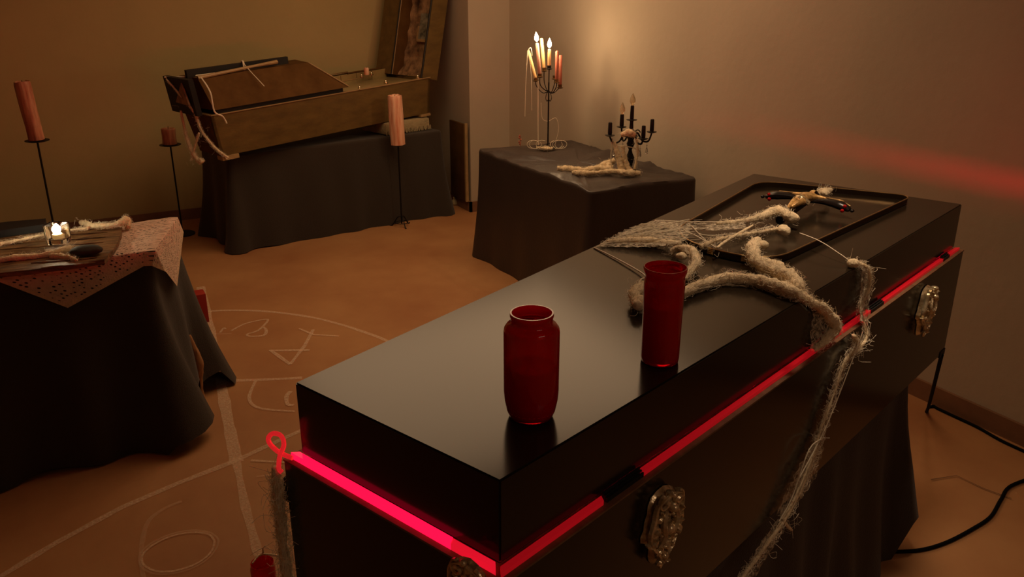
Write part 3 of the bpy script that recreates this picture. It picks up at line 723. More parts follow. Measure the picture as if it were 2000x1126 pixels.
bm = BM(); box(bm, LB-.10, LB, -.018, .10, -.018, -.001, FB); obj('foot_batten', bm, M_rim, c2, smooth=False)
# closed foot half of the lid: hipped shell sitting ajar
lid = {}
x0, x1 = -.05, 1.03; zl = HB+.035
nb0, nb1 = V((x0+.04, -.035, zl)), V((x1, -.045, zl+.004)); fb1, fb0 = V((x1-.04, .48, zl+.02)), V((x0, .38, zl))
nt0, nt1 = V((x0+.03, .105, zl+.195)), V((x1-.22, .102, zl+.195)); ft1, ft0 = V((x1-.20, .30, zl+.20)), V((x0-.0, .30, zl+.20))
bm = BM(); hexa(bm, [FB(q) for q in (nb0, nb1, fb1, fb0, nt0, nt1, ft1, ft0)]); obj('foot_lid', bm, M_oakd, c2, smooth=False, label='closed hipped foot half of the lid')
bm = BM(); tube(bm, [FB(nb1+V((0, -.003, .006))), FB(nt1.lerp(nb1, .05)+V((0, -.003, 0))), FB(nt1+V((0, -.003, 0)))], .005, 6)
obj('lid_edging', bm, M_rim, c2)
bm = BM(); tube(bm, [FB(nt0+V((0, -.004, .0))), FB(nt0.lerp(nt1, .5)+V((0, 0, .025))), FB(nt0.lerp(nt1, .72)+V((0, .02, .03)))], [.012, .009, .014], 8, rough=.3); obj('lid_edging', bm, M_rim, c2)
bm = BM(); box(bm, x0-.01, x0+.74, .16, .19, zl+.17, zl+.245, FB); obj('lining_board', bm, M_deep, c2, smooth=False, label='black board standing along the lid top')
bm = BM(); box(bm, x0-.055, x0-.02, -.0, .36, zl-.03, zl+.205, lambda v: FB(V((v.x-(.0 if v.z < zl else .03), v.y+(.02 if v.z < zl else 0), v.z)))); obj('lid_end_board', bm, M_deep, c2, smooth=False)
bm = BM(); prism(bm, [(.03, .02), (.20, .16), (.26, .02)], 0, .012, lambda v: FB(V((x0-.057-v.z-.02*(v.x > .1), .30-v.x, zl+.02+v.y)))); obj('end_relief', bm, M_lin, c2, smooth=False)
bm = BM(); box(bm, .0, 1.0, -.015, -.005, HB+.006, HB+.036, FB); obj('shadow_gap_strip', bm, M_deep, c2, smooth=False, label='black strip standing in for the shadow between box and lid')  # shade of the gap under the ajar lid, put in as a black strip
# raised head half: a deep tray leaning back
lean = math.radians(16)
tt = (up2*math.cos(lean)+ax2*math.sin(lean)).normalized(); mm = (tt.cross(n2)).normalized()
if mm.dot(ax2) > 0: mm = -mm         # points to the foot end (open side)
HO = FB(V((LB-.055, 0, HB+.01)))
def FH(v): return HO+n2*v.y+tt*v.z+mm*v.x     # x: out of the tray (towards foot), y: across, z: up the lid
HL = 1.05
hl = obj('head_lid', box(BM(), -.15, -.13, -.005, .58, 0, HL, FH), M_oak, c2, smooth=False, label='raised head half of the lid, leaning back')
def hbox(n, a, m): obj(n, box(BM(), *a, FH), m, hl, smooth=False)
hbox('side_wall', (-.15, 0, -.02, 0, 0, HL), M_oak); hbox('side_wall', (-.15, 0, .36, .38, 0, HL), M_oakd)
hbox('end_wall', (-.15, 0, 0, .58, HL, HL+.02), M_oak); hbox('flange', (-.02, .0, .38, .585, 0, HL), M_oak)
bm = BM(); tube(bm, [FH(V((.003, .372, 0))), FH(V((.003, .372, HL)))], .006, 6); obj('piping', bm, M_deep, hl)
bm = BM(); tube(bm, [FH(V((.004, .358, 0))), FH(V((.004, .358, HL)))], .003, 6); obj('piping', bm, M_rim, hl)
bm = BM(); tube(bm, [FH(V((.003, -.008, 0))), FH(V((.003, -.008, HL)))], .008, 6); obj('piping', bm, M_deep, hl)
bm = BM()                              # wrinkled lining
G = [[None]*40 for _ in range(15)]
for i in range(15):
    for j in range(40):
        y = .002+.355*i/14; z = .005+(HL-.01)*j/39
        d = .015+.035*abs(fbm(V((y*9, z*7, 2)), 1, 3))+.05*math.exp(-(y/.05)**2)+.05*math.exp(-(z/.07)**2)
        G[i][j] = bm.verts.new(FH(V((-.13+d, y, z))))
for i in range(14):
    for j in range(39): bm.faces.new((G[i][j], G[i+1][j], G[i+1][j+1], G[i][j+1]))
obj('lining', bm, M_lin, hl, label='wrinkled brown fabric lining')
bm = BM(); box(bm, -.09, -.083, .07, .20, .30, .50, FH); obj('picture', bm, M_pic, hl, smooth=False, label='small dark picture in a pale frame')
bm = BM()
for a in ((-.09, -.078, .05, .07, .28, .40), (-.09, -.078, .20, .215, .28, .40), (-.09, -.078, .05, .215, .28, .30)): box(bm, *a, FH)
obj('picture_frame', bm, M_rim, hl, smooth=False)
# things about the coffin
bm = BM(); pc = FB(V((LB-.13, .02, -.055)))
def cushion(bm, c, sx, sy, sz, F):
    n = 14; grid = {}
    for s in (1, -1):
        for i in range(n+1):
            for j in range(n+1):
                u, v = i/n*2-1, j/n*2-1; h = s*sz*max(0, (1-u**4)*(1-v**4))**.5
                if abs(h) < 1e-9 and s < 0: continue
                grid[(s, i, j)] = bm.verts.new(F(V((u*sx, v*sy, h))))
    for i in range(n+1):
        for j in range(n+1):
            if (-1, i, j) not in grid: grid[(-1, i, j)] = grid[(1, i, j)]
    for s in (1, -1):
        for i in range(n):
            for j in range(n):
                q = [grid[(s, i, j)], grid[(s, i+1, j)], grid[(s, i+1, j+1)], grid[(s, i, j+1)]]; q = list(dict.fromkeys(q))
                if len(q) > 2:
                    try: bm.faces.new(q)
                    except ValueError: pass
cuc = FB(V((LB-.24, .13, 0))); cz = ZB+.052
cush = thing('cushion', 'cream fringed cushion wedged under the head end of the wooden coffin', 'cushion', (cuc.x, cuc.y, ZB+.003))
axh = V((ax2.x, ax2.y, 0)).normalized()
FCu = lambda v: V((cuc.x, cuc.y, cz))+axh*v.x+n2*v.y+V((0, 0, v.z))
bm = BM(); box(bm, -.22, .22, -.16, .16, -.045, .045, FCu, .02)
obj('pillow', bm, M_cush, cush)
bm = BM()
for q in range(34):
    x = -.22+.44*q/33; tube(bm, [FCu(V((x, -.162, -.012))), FCu(V((x+random.gauss(0, .004), -.172, -.045)))], .0035, 5)
obj('fringe', bm, M_cush, cush, kind='stuff', label='short fringe along the cushion front')
pS = FB(V((1.52, .40, HB+.03)))
bm = BM(); lathe(bm, [(.018, 0), (.02, .004), (.02, .05), (.015, .056), (.004, .052)], pS, 16)
stub = thing('candle', 'short pale candle stub standing inside the open wooden coffin', 'candle', pS)
obj('wax_body', bm, M_candl, stub); bm = BM(); tube(bm, [pS+V((0, 0, .05)), pS+V((.002, 0, .064))], .0015, 5); obj('wick', bm, M_deep, stub)
# web on the foot end of the wooden coffin
S = lambda x, y, z: FB(V((x, y, z)))
web('yellowed string web draped over the foot end of the wooden coffin',
    [([S(-.14, .30, .50), S(-.12, .1, .36), S(-.1, .06, .30), S(-.08, .05, .18), S(-.03, .0, .06), S(.03, -.03, -.01)], [.005, .006, .008, .006, .008, .006]),
     ([S(-.12, .22, .30), S(-.13, .18, .12), S(-.12, .14, .02), S(-.1, .1, -.04)], [.006, .01, .016, .014]),
     ([S(-.1, .05, .17), S(-.12, .12, .06), S(-.14, .15, -.02)], [.006, .006, .006])],
    [(S(-.10, .10, -.02), .022)],
    [([S(-.02, .05, zl+.2), S(-.03, -.06, zl+.12), S(-.03, -.07, zl), S(.02, -.07, zl-.04), S(.04, -.07, zl-.09)], .005),
     ([S(.34, .16, zl+.25), S(.34, .08, zl+.2), S(.37, -.03, zl+.1)], .003), ([S(.35, .19, zl+.25), S(.34, .15, zl+.25), S(.33, .13, zl+.2)], .007),
     ([S(-.14, .32, zl+.2), S(-.05, .2, zl+.2), S(.1, .1, zl+.21)], .006)], 60, .03, 0, flen=(.03, .08))

# ------------------------------------------------------------------ floor candle stands
def drip_candle(bm, c, r, h, tilt=(0, 0), seed=0):
    ax = V((tilt[0], tilt[1], 1)).normalized(); n = 26; rings = []; q = V((0,0,1)).rotation_difference(ax)
    for j in range(22):
        t = j/21; ring = []
        for i in range(n):
            a = 2*PI*i/n; rr_ = r*(1+.06*noise.noise(V((math.cos(a)*1.5, math.sin(a)*1.5+seed, t*1.2)))+.24*max(0, noise.noise(V((math.cos(a)*3.5, math.sin(a)*3.5+seed, t*.9))))*(1-.3*t))
            if t > .96: rr_ *= .93
            top_ = .03*h*noise.noise(V((math.cos(a)*2, math.sin(a)*2, seed+3))) if j == 21 else 0
            ring.append(bm.verts.new(V(c)+q @ V((rr_*math.cos(a), rr_*math.sin(a), h*t+top_))))
        rings.append(ring)
    for a, b in zip(rings, rings[1:]):
        for i in range(n): bm.faces.new((a[i], a[(i+1) % n], b[(i+1) % n], b[i]))
    inner = [bm.verts.new(V(c)+q @ V((r*.7*math.cos(2*PI*i/n), r*.7*math.sin(2*PI*i/n), h*.965))) for i in range(n)]
    for i in range(n): bm.faces.new((rings[-1][i], rings[-1][(i+1) % n], inner[(i+1) % n], inner[i]))
    bm.faces.new(inner); bm.faces.new(rings[0][::-1]); return q, ax
def stand(foot, ytop_px, plate_r, label, tripod=False, base_r=.09):
    t = thing('candle_stand', label, 'candle stand', (foot.x, foot.y, 0)); x, y = ytop_px
    P = above(x, y, foot); hz = P.z; d = V((foot.x, foot.y, 0))
    bm = BM()
    if tripod:
        for k in range(3):
            a = 2*PI*k/3+.5; u = V((math.cos(a), math.sin(a), 0))
            tube(bm, smoothpath([d+V((0, 0, .075)), d+u*.03+V((0, 0, .07)), d+u*.075+V((0, 0, .006)), d+u*.095+V((0, 0, .006))], 6), .0045, 8)
            obj('leg', bm, M_iron, t); bm = BM()
        tube(bm, [d+V((.05*math.cos(a), .05*math.sin(a), .03)) for a in [2*PI*q/16 for q in range(17)]], .003, 6); obj('brace', bm, M_iron, t); bm = BM()
    else:
        lathe(bm, [(base_r, .001), (base_r, .007), (base_r*.9, .012), (.02, .016), (.008, .03), (.006, .035)], d, 36); obj('base', bm, M_iron, t); bm = BM()
    tube(bm, [d+V((0, 0, .02)), d+V((0, 0, hz))], .006, 10); obj('stem', bm, M_iron, t); bm = BM()
    lathe(bm, [(.01, -.006), (plate_r*.7, -.004), (plate_r, .002), (plate_r, .006), (plate_r*.9, .004), (.004, .004)], d+V((0, 0, hz)), 32); obj('plate', bm, M_iron, t)
    return P
def pillar_candle(P, r, top_px, label, m, tilt=(0, 0), seed=0, lean=None):
    h = above(*top_px, P).z-P.z-.008; c = P+V((0, 0, .008))
    t = thing('pillar_candle', label, 'candle', c); bm = BM(); q, ax = drip_candle(bm, c, r, h, tilt, seed); obj('wax_body', bm, m, t, auto=80)
    bm = BM(); tube(bm, [c+ax*(h*.96), c+ax*(h*.96+.02)+V((.002, 0, 0))], .002, 5); obj('wick', bm, M_deep, t)
f1 = at(357, 457, 0); P = stand(f1, (337, 283), .075, 'black iron candle stand with round base, standing by the back wall'); pillar_candle(P, .047, (335, 250), 'short stubby pink candle on the stand by the back wall', M_candp, seed=2)
f2 = at(128, 560, 0); P = stand(f2, (76, 275), .066, 'tall black iron candle stand rising behind the left table', base_r=.08); pillar_candle(P, .042, (58, 158), 'tall dripped reddish candle on the stand behind the left table', M_candp, tilt=(-.06, .01), seed=5)
f3 = at(785, 441, 0); P = stand(f3, (772, 284), .04, 'black iron candle stand on three legs before the rear table', True); pillar_candle(P, .052, (765, 186), 'pale pink streaked pillar candle before the wooden coffin', M_candl, tilt=(-.03, 0), seed=9)

# ------------------------------------------------------------------ tall candelabrum on the middle table
gb = at(1070, 289, ZM+.006); gb.z = ZM+.006
cd = thing('candelabrum', 'tall thin iron candelabrum with seven arms on the table end near the pillar', 'candelabrum', gb)
def U(x, y, z): return gb+V((x, y, z))
bm = BM(); tube(bm, [U(0, 0, .0), U(0, 0, .43)], .005, 8); obj('stem', bm, M_iron, cd)
bm = BM(); lathe(bm, [(.055, 0), (.055, .006), (.012, .014), (.008, .03)], gb, 28); obj('base', bm, M_iron, cd)
rx, ry = RGT.x, RGT.y
Rv, Bv = V((RGT.x, RGT.y, 0)), V((math.sin(HEAD), math.cos(HEAD), 0))
arms = [(-.085, .02, .445, (-.075, .24), M_candy, .0115, -.05), (-.060, -.03, .475, (-.02, .25), M_candr2, .012, -.02), (-.03, .05, .505, (-.03, .25), M_candy, .012, -.02),
        (.0, -.02, .525, (0, .17), M_candy, .0115, .0), (.040, .045, .455, (0, .20), M_candr2, .012, 0), (.050, -.03, .44, (0, .23), M_candr, .0125, 0), (.075, .02, .40, (0, .24), M_candr, .0125, 0)]
for i, (a, b, z, (lx, hh), cm, cr_, ln) in enumerate(arms):
    tip = gb+Rv*a+Bv*b+V((0, 0, z)); root = U(0, 0, .375); r0 = (Rv*a+Bv*b)
    bm = BM()
    if i == 3: tube(bm, [root, tip], .0035, 6)
    else:
        tube(bm, smoothpath([root, root+r0*.45+V((0, 0, -.012 if z < .46 else .01)), root+r0*.95+V((0, 0, max(.02, (z-.375)*.45))), tip], 7), .003, 6)
    arm = obj('arm', bm, M_iron, cd)
    bm = BM(); lathe(bm, [(.006, -.012), (.019, -.008), (.021, -.004), (.013, -.002), (.013, .016), (.0105, .016)], tip, 20); obj('cup', bm, M_brassd if i != 3 else M_iron, arm)
for k in range(6):                     # curled ornaments under the hub
    u = V((math.cos(k*PI/3), math.sin(k*PI/3), 0)); bm = BM()
    tube(bm, smoothpath([U(0, 0, .37), U(0, 0, .36)+u*.014, U(0, 0, .33)+u*.022, U(0, 0, .31)+u*.012, U(0, 0, .318)+u*.006], 6), .002, 6); obj('scroll', bm, M_iron, cd)
names = ['leaning cream candle, leftmost in the tall candelabrum', 'lit dusty pink candle second from the left in the tall candelabrum', 'tall cream candle just behind the left flame of the tall candelabrum',
         'short lit cream candle in the centre of the tall candelabrum', None, 'rose candle right of the centre flame in the tall candelabrum', 'darker rose candle, rightmost in the tall candelabrum']
for i, (a, b, z, (lx, hh), cm, cr_, ln) in enumerate(arms):
    if names[i] is None: continue
    tip = gb+Rv*a+Bv*b+V((0, 0, z+.002)); ax_ = (Rv*lx+V((0, 0, 1))).normalized() if i else (Rv*-.28+V((0, 0, 1))).normalized()
    if i in (1, 2): ax_ = (Rv*-.10+V((0, 0, 1))).normalized()
    hh = {0: .19, 1: .205, 2: .20, 3: .115, 5: .19, 6: .20}[i]
    t = thing('taper_candle', names[i], 'candle', tip, None)
    bm = BM(); lathe(bm, [(.0102, 0), (cr_, .006), (cr_*.95, hh*.97), (cr_*.6, hh), (.002, hh-.002)], tip, 16, axis=ax_); obj('wax_body', bm, cm, t)
    bm = BM(); tube(bm, [tip+ax_*(hh-.002), tip+ax_*(hh+.008)], .001, 5); obj('wick', bm, M_deep, t)
    if i in (1, 3):
        fl = tip+ax_*(hh+.008); bm = BM(); lathe(bm, [(.002, 0), (.010, .008), (.014, .020), (.011, .036), (.005, .050), (.001, .060)], fl, 14, axis=ax_); obj('flame', bm, M_flame, t)
        point('candle_light', fl+V((0, 0, .03))-Bv*.02, .014, 3.2, (1, .64, .34))
# string web on the candelabrum
tipL = gb+Rv*-.14+V((0, 0, .63))
web('stringy web hanging from the tall candelabrum down to the tablecloth',
    [([U(-.07, .03, .003), U(-.03, -.05, .008), gb+Rv*-.03-Bv*.05+V((0, 0, .008)), gb+Rv*.03-Bv*.06+V((0, 0, .008))], [.006, .011, .011, .006])], [],
    [([tipL, tipL+V((0, 0, -.2))+Rv*-.01, tipL+V((0, 0, -.42))+Rv*-.015], .0022), ([tipL, tipL+Rv*.022+V((0, 0, -.12)), tipL+Rv*.03+V((0, 0, -.38))], .0016),
     ([tipL, tipL+Rv*.02+V((0, 0, .02)), gb+Rv*-.11+V((0, 0, .60))], .0025),
     ([gb+Rv*-.07+V((0, 0, .44)), gb+Rv*-.068+V((0, 0, .2)), gb+Rv*-.065+V((0, 0, .02))], .0035), ([gb+Rv*-.05+V((0, 0, .3)), gb+Rv*-.04+V((0, 0, .2)), gb+Rv*0+V((0, 0, .18)), gb+Rv*.05+V((0, 0, .2)), gb+Rv*.07+V((0, 0, .13)), gb+Rv*.05+V((0, 0, .03))], .0018)]
    + [([gb+Rv*(o+.04*math.cos(a+s))-Bv*.03+V((0, 0, .03+.028*math.sin(a+s))) for a in [2*PI*q/9 for q in range(8)]], .0022) for o, s in ((-.1, 0), (-.085, 2), (.07, 1), (.085, 3), (-.04, 1), (.055, 2))], 60, .02, ZM+.004)

# ------------------------------------------------------------------ small lamp candelabrum with crystals
lb = at(1229, 335, ZM+.006); lb.z = ZM+.006
lc = thing('candelabrum', 'black baroque table lamp candelabrum with crystal drops and two bulbs', 'candelabrum', lb)
def W2(a, b, z): return lb+Rv*a+Bv*b+V((0, 0, z))
bm = BM(); lathe(bm, [(.05, 0), (.052, .006), (.03, .014), (.014, .03), (.02, .06), (.026, .085), (.014, .11), (.009, .13), (.018, .15), (.024, .165), (.016, .185), (.022, .20), (.034, .215), (.024, .232), (.012, .25), (.010, .29), (.013, .30)], lb, 28); obj('column', bm, M_iron, lc)
bm = BM(); lathe(bm, [(.008, 0), (.030, .003), (.032, .006), (.010, .008)], W2(0, 0, .298), 24); obj('drip_tray', bm, M_iron, lc)
bm = BM(); lathe(bm, [(.0105, 0), (.0115, .01), (.0105, .075), (.008, .08)], W2(0, 0, .305), 16); obj('candle_tube', bm, M_iron, lc)
def bulb(p, par): 
    bm = BM(); lathe(bm, [(.007, 0), (.010, .008), (.017, .022), (.0155, .038), (.008, .056), (.001, .070)], p, 20); b_ = obj('bulb', bm, M_bulb, par, label='clear pointed glass bulb')
    bm = BM(); tube(bm, [p+V((-.003, 0, .006)), p+V((-.004, 0, .026)), p+V((.004, 0, .026)), p+V((.003, 0, .006))], .0008, 5); obj('filament', bm, M_steel, b_)
bulb(W2(0, 0, .385), lc)
L5 = [(-.125, -.02, .215), (-.045, .09, .245), (.06, -.075, .205), (.125, .035, .225), (-.07, -.08, .20)]
for i, (a, b, z) in enumerate(L5[:4]):
    tip = W2(a, b, z); root = W2(0, 0, .205); d = tip-root; d.z = 0
    bm = BM(); tube(bm, smoothpath([root, root+d*.3+V((0, 0, .02)), root+d*.55+V((0, 0, -.025)), root+d*.85+V((0, 0, -.03)), tip+V((0, 0, -.005))], 7), [.005, .006, .005, .006, .005], 8)
    s_ = root+d*.3; tube(bm, [s_+V((0, 0, .02))+d.normalized()*.018*math.cos(q)+V((0, 0, .018*math.sin(q))) for q in [k*.5 for k in range(11)]], .003, 6)
    arm = obj('arm', bm, M_iron, lc)
    bm = BM(); lathe(bm, [(.007, -.006), (.026, .0), (.030, .004), (.011, .006)], tip, 22); obj('drip_tray', bm, M_iron, arm)
    bm = BM(); lathe(bm, [(.0105, 0), (.0125, .012), (.0115, .068), (.009, .072)], tip+V((0, 0, .004)), 16); obj('candle_tube', bm, M_iron, arm)
    if i == 1: bulb(tip+V((0, 0, .076)), arm)
    bm = BM(); hp_ = root+d*.8+V((0, 0, -.038)); tube(bm, [hp_, hp_+V((0, 0, -.016))], .0012, 5)
    ball(bm, hp_+V((0, 0, -.018)), .005, 1); lathe(bm, [(.001, 0), (.009, .006), (.006, .03), (.001, .048)], hp_+V((0, 0, -.070)), 8); obj('crystal_drop', bm, M_crys, arm, smooth=False)
web('cotton web wound round the black baroque lamp and over the tablecloth',
    [([W2(-.10, -.02, .18), W2(-.08, -.03, .12), W2(-.06, -.04, .06), W2(-.05, -.05, .02)], [0.0087, 0.0145, 0.0188, 0.0174]),
     ([W2(-.05, -.03, .16), W2(-.04, -.04, .1), W2(-.02, -.05, .04), W2(.0, -.06, .015)], [0.0087, 0.0130, 0.0145, 0.0174]),
     ([W2(-.42, .02, .012), W2(-.36, .0, .014), W2(-.28, -.01, .012), W2(-.2, .0, .016), W2(-.1, -.02, .018)], [0.0174, 0.0217, 0.0130, 0.0203, 0.0232]),
     ([W2(-.34, -.08, .012), W2(-.28, -.10, .012), W2(-.2, -.09, .012), W2(-.12, -.06, .014), W2(-.05, -.08, .014)], [0.0130, 0.0174, 0.0116, 0.0145, 0.0174]),
     ([W2(-.2, -.02, .02), W2(-.14, .05, .03), W2(-.08, .08, .05)], [0.0174, 0.0203, 0.0145]),
     ([W2(-.05, -.09, .012), W2(.0, -.1, .014), W2(.05, -.1, .01)], [0.0145, 0.0203, 0.0101]),
     ([W2(.03, -.04, .2), W2(.035, -.05, .12), W2(.02, -.07, .03)], [0.0058, 0.0058, 0.0043]),
     ([W2(-.06, -.03, .22), W2(-.02, -.04, .235), W2(.02, -.04, .22)], [0.0116, 0.0203, 0.0116])],
    [(W2(-.02, -.02, .225), .015), (W2(-.30, .0, .016), .017), (W2(-.05, -.08, .016), .02), (W2(-.12, .03, .03), .02)],
    [([W2(-.11, -.02, .2), W2(-.115, -.03, .1), W2(-.11, -.04, .03)], .003), ([W2(-.1, -.02, .16), W2(0, -.03, .15), W2(.05, -.03, .13)], .003)], 200, .018, ZM+.004)
bm = BM(); q0 = at(1016, 286, ZM+.012)
tw = thing('dried_twig', 'small reddish dried twig standing at the table corner near the pillar', 'twig', q0)
tube(bm, smoothpath([q0, q0+V((.005, 0, .04)), q0+V((0, 0, .075))], 4), .0025, 5); obj('stem', bm, M_candr, tw)
for k in range(5):
    bm = BM(); ball(bm, q0+V((random.gauss(0, .008), 0, .02+.013*k)), .007, 1, (1, .5, 1.2)); obj('bud', bm, M_candr, tw)

# ------------------------------------------------------------------ left table: board, lace, tealight...
e1n = (Fl-K); e1n.z = 0; e1n.normalize(); e2n = (Rk-V((K.x, K.y, 0))).normalized()
nF = V((-e1n.y, e1n.x, 0)); nF = nF if nF.y < 0 else -nF         # outward from front edge
nR = V((e2n.y, -e2n.x, 0)); nR = nR if nR.x > 0 else -nR
def drape(p, lift=.006):
    """lay a flat cloth point on the table, folding over the front and right edges"""
    p = V((p.x, p.y, 0)); df = (p-V((K.x, K.y, 0))).dot(nF); dr = (p-V((K.x, K.y, 0))).dot(nR); z = ZL+lift; q = p.copy(); drop = 0
    if df > 0: q -= nF*(df-(.012+.05*min(df, .3)+.012)); drop += df
    if dr > 0: q -= nR*(dr-(.014+.10*min(dr, .3)+.012)); drop += dr*.9
    z += .004*fbm(p, 9, 2)*(drop == 0)
    return V((q.x, q.y, z-max(0, drop-.008)))
tipF = V((K.x, K.y, 0))+e1n*.31+nF*.175; tipR = V((K.x, K.y, 0))+e2n*.17+nR*.25
K0 = V((K.x, K.y, 0)); c10, c11, c01 = tipR, K0+e2n*.52+nR*.10, K0+e1n*1.15-nF*.42
lace = bmesh.new(); uvl = lace.loops.layers.uv.new('UVMap'); n = 90; G = {}
for i in range(n+1):
    for j in range(n+1):
        a, b = i/n, j/n
        G[i, j] = lace.verts.new(drape(tipF*(1-a)*(1-b)+c10*a*(1-b)+c11*a*b+c01*(1-a)*b))
for i in range(n):
    for j in range(n):
        f = lace.faces.new((G[i, j], G[i+1, j], G[i+1, j+1], G[i, j+1]))
        for lo_, (a, b) in zip(f.loops, ((i, j), (i+1, j), (i+1, j+1), (i, j+1))): lo_[uvl].uv = (a/n, b/n)
        f.material_index = 1 if (i < 2 or j < 2 or i > n-3 or j > n-3 or (abs(i-n/2) < 0)) else 0
lo_ = obj('lace_cloth', lace, [M_lace, M_lacep], label='pale pinkish lace cloth draped over the corner of the left table', cat='cloth', auto=180)
# rough wooden board
zb = ZL+.03
bd = [at(-60, 540, zb), at(60, 526, zb), at(140, 516, zb), at(204, 506, zb), at(228, 478, zb), at(240, 442, zb), at(150, 448, zb), at(40, 455, zb), at(-60, 462, zb)]
bt_ = thing('wooden_board', 'rough dark wooden board lying on the lace of the left table', 'board', (bd[2].x, bd[2].y, ZL+.012))
bm = BM(); ps = []
for a, b in zip(bd, bd[1:]+bd[:1]):
    for k in range(5): q = a.lerp(b, k/5); ps.append((q.x+.006*noise.noise(q*25), q.y+.006*noise.noise(q*25+V((5, 0, 0)))))
prism(bm, ps, ZL+.012, zb); obj('plank', bm, M_wood, bt_)
for k in range(7):                    # split raised ridges of the grain
    y0 = 455+k*9; a, b = at(-40+20*k, y0+14, zb+.001), at(210-4*k, y0-2+k, zb+.001); bm = BM()
    tube(bm, [a.lerp(b, t/14)+V((0, .008*noise.noise(V((t*.5, k, 0))), .001)) for t in range(15)], [.002, .006, .003, .007, .002], 6, rough=.5, rs=40, flat=.6)
    obj('grain_ridge', bm, M_wood, bt_)
tg = at(116, 474, zb+.002); tg.z = zb+.001
tl = thing('tealight_glass', 'square clear glass tealight holder glowing on the left board', 'candle holder', tg)
s = .038
def sq(rw, z, n=8): return rr(-rw, rw, -rw, rw, rw*.35, n)
FTg = lambda v: tg+Rv*v.x+Bv*v.y+V((0, 0, v.z))
bm = BM(); rings = []
for rw, z in ((s*.85, 0), (s*.92, .004), (s, .075), (s*.98, .077), (s*.86, .075), (s*.80, .022), (s*.7, .02)):
    rings.append([bm.verts.new(FTg(V((x, y, z)))) for x, y in sq(rw, z)])
for a, b in zip(rings, rings[1:]):
    for i in range(len(a)): bm.faces.new((a[i], a[(i+1) % len(a)], b[(i+1) % len(a)], b[i]))
bm.faces.new(rings[0][::-1]); bm.faces.new(rings[-1]); obj('glass', bm, M_glass, tl)
bm = BM(); lathe(bm, [(.019, .0225), (.0195, .036), (.018, .038), (.003, .036)], tg, 24); obj('tealight', bm, M_candy, tl)
bm = BM(); lathe(bm, [(.003, .038), (.014, .044), (.018, .053), (.014, .064), (.006, .074), (.001, .079)], tg, 14); obj('flame', bm, mat('white_flame', (1, .95, .85), .5, emit=(1, .93, .75), estr=22), tl)
point('tealight_light', tg+V((0, 0, .10)), .012, 1.1, (1, .80, .5))
st = at(171, 490, zb+.015); bm = BM(); ball(bm, (st.x, st.y, zb+.019), .048, 3, (1.2, .9, .38), .25, 12)
obj('stone', bm, M_stone, label='flat rounded dark stone on the board beside the tealight', cat='stone')
web('white encrusted cotton strip along the front of the left board',
    [([at(-30, 512, zb+.008), at(30, 503, zb+.01), at(80, 498, zb+.01), at(125, 489, zb+.012), at(138, 482, zb+.012)], [.008, .011, .009, .013, .008]),
     ([at(100, 500, zb+.006), at(130, 502, zb+.006), at(150, 508, zb+.004)], [.01, .012, .006])], [], [], 120, .010, zb)
web('pale cotton strand crossing the back of the left board',
    [([at(-30, 482, zb+.012), at(30, 470, zb+.014), at(95, 456, zb+.016)], [.009, .006, .004])], [], [], 40, .006, zb)
web('tangled cream cotton along the far edge of the left table',
    [([at(160, 434, zb+.012), at(185, 440, zb+.016), at(215, 439, zb+.02), at(238, 434, zb+.024), at(246, 428, zb+.02), at(250, 445, zb-.01)], [.012, .010, .008, .012, .017, .012]),
     ([at(130, 450, zb+.008), at(165, 446, zb+.01), at(176, 442, zb+.01)], [.003, .004, .005]), ([at(172, 438, zb+.01), at(171, 448, zb+.008)], [.004, .003])],
    [], [], 140, .010, zb-.02)
# black bowl-like wedge at the far left of the board
bm = BM(); pb = [at(-40, 470, zb), at(88, 452, zb), at(92, 440, zb), at(20, 446, zb), at(-40, 454, zb)]
prism(bm, [(p.x, p.y) for p in pb], zb+.001, zb+.03); obj('black_box', bm, M_deep, label='low black box behind the tealight on the left board', cat='box', smooth=False)
# red card box and brown paper behind the left table
rb = at(402, 630, 0)
bm = BM(); box(bm, rb.x-.07, rb.x+.02, rb.y+.0, rb.y+.09, .001, .17, None, .003)
obj('red_box', bm, M_redbox, label='small red box on the floor just behind the left table', cat='box')
pp = at(397, 785, 0)
bm = BM(); up_ = above(378, 655, pp)
tube(bm, smoothpath([V((pp.x, pp.y, .004)), V((pp.x-.008, pp.y+.01, .08)), V((pp.x+.002, pp.y, .2)), V((pp.x-.02, pp.y+.01, up_.z))], 8), [.014, .022, .02, .01], 10, rough=.3, rs=14)
obj('paper_roll', bm, M_brown, label='brown crumpled paper roll standing against the left tablecloth', cat='paper')

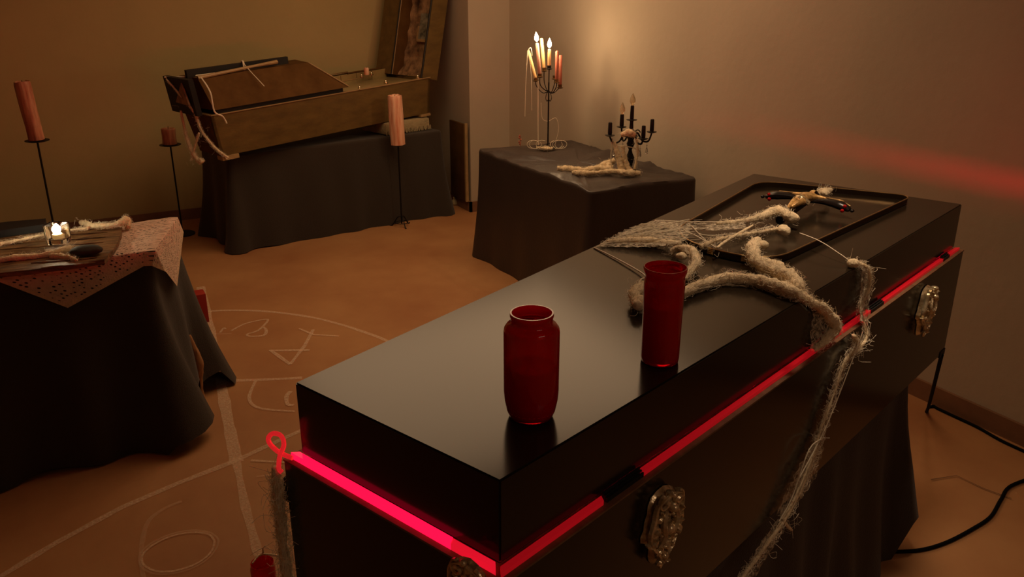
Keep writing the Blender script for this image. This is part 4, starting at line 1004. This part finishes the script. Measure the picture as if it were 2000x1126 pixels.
# ------------------------------------------------------------------ board leaning at the pillar, cables
bm = BM(); l0 = V((2.925, 6.35, 0))
box(bm, 2.905, 2.925, 6.14, 6.42, .088, .72, None, .002)
lbd = obj('leaning_panel', bm, M_oakd, label='dark narrow panel standing against the side of the pillar', cat='panel')
obj('edge_strip', box(BM(), 2.903, 2.927, 6.118, 6.139, .088, .73), M_rim, lbd, smooth=False)
bm = BM(); pv = at(888, 400, 0)
lathe(bm, [(.02, 0), (.028, .01), (.026, .035), (.012, .05), (.014, .065), (.006, .075)], (pv.x, pv.y, .0005), 16); obj('pebble', bm, M_cush, label='small pale rounded stone beside the rear table leg', cat='stone')
def cable(pts, r, label):
    for p in pts: p.x = min(p.x, 3.27)
    bm = BM(); tube(bm, smoothpath(pts, 8), r, 10); obj('cable', bm, M_cable, label=label, cat='cable')
zr = .0065
cc = Qo[2]-axc*.02
cable([V((cc.x, cc.y, ZBB-.006)), cc.lerp(V((3.2, 2.03, 0)), .3)+V((0, 0, ZBB*.66)), cc.lerp(V((3.2, 2.03, 0)), .7)+V((0, 0, ZBB*.25)), V((3.2, 2.03, zr)), at(1840, 786, zr), at(1862, 787, zr), at(1885, 803, zr), at(1915, 832, zr), at(1960, 862, zr), at(2040, 898, zr)],
      .0065, 'black cable dropping from the coffin head and running along the baseboard')
cable([at(1690, 1080, zr), at(1745, 1077, zr), at(1800, 1073, zr), at(1850, 1058, zr), at(1900, 1032, zr), at(1935, 1008, zr), at(1955, 975, zr), at(1975, 948, zr), at(2040, 925, zr)],
      .0065, 'black cable curving across the floor from under the front table')

# repeats share a group phrase
for kind_, phrase in (('taper_candle', 'candles in the tall candelabrum'), ('candle_stand', 'iron floor candle stands'), ('pillar_candle', 'pillar candles on the floor stands'),
                      ('candle_jar', 'red glass candle jars'), ('cobweb', 'cotton webs strewn over the props'), ('tablecloth', 'black tablecloths'), ('cable', 'black floor cables')):
    for o in bpy.data.objects:
        if o.parent is None and o.name.split('.')[0] == kind_ and 'label' in o: o['group'] = phrase
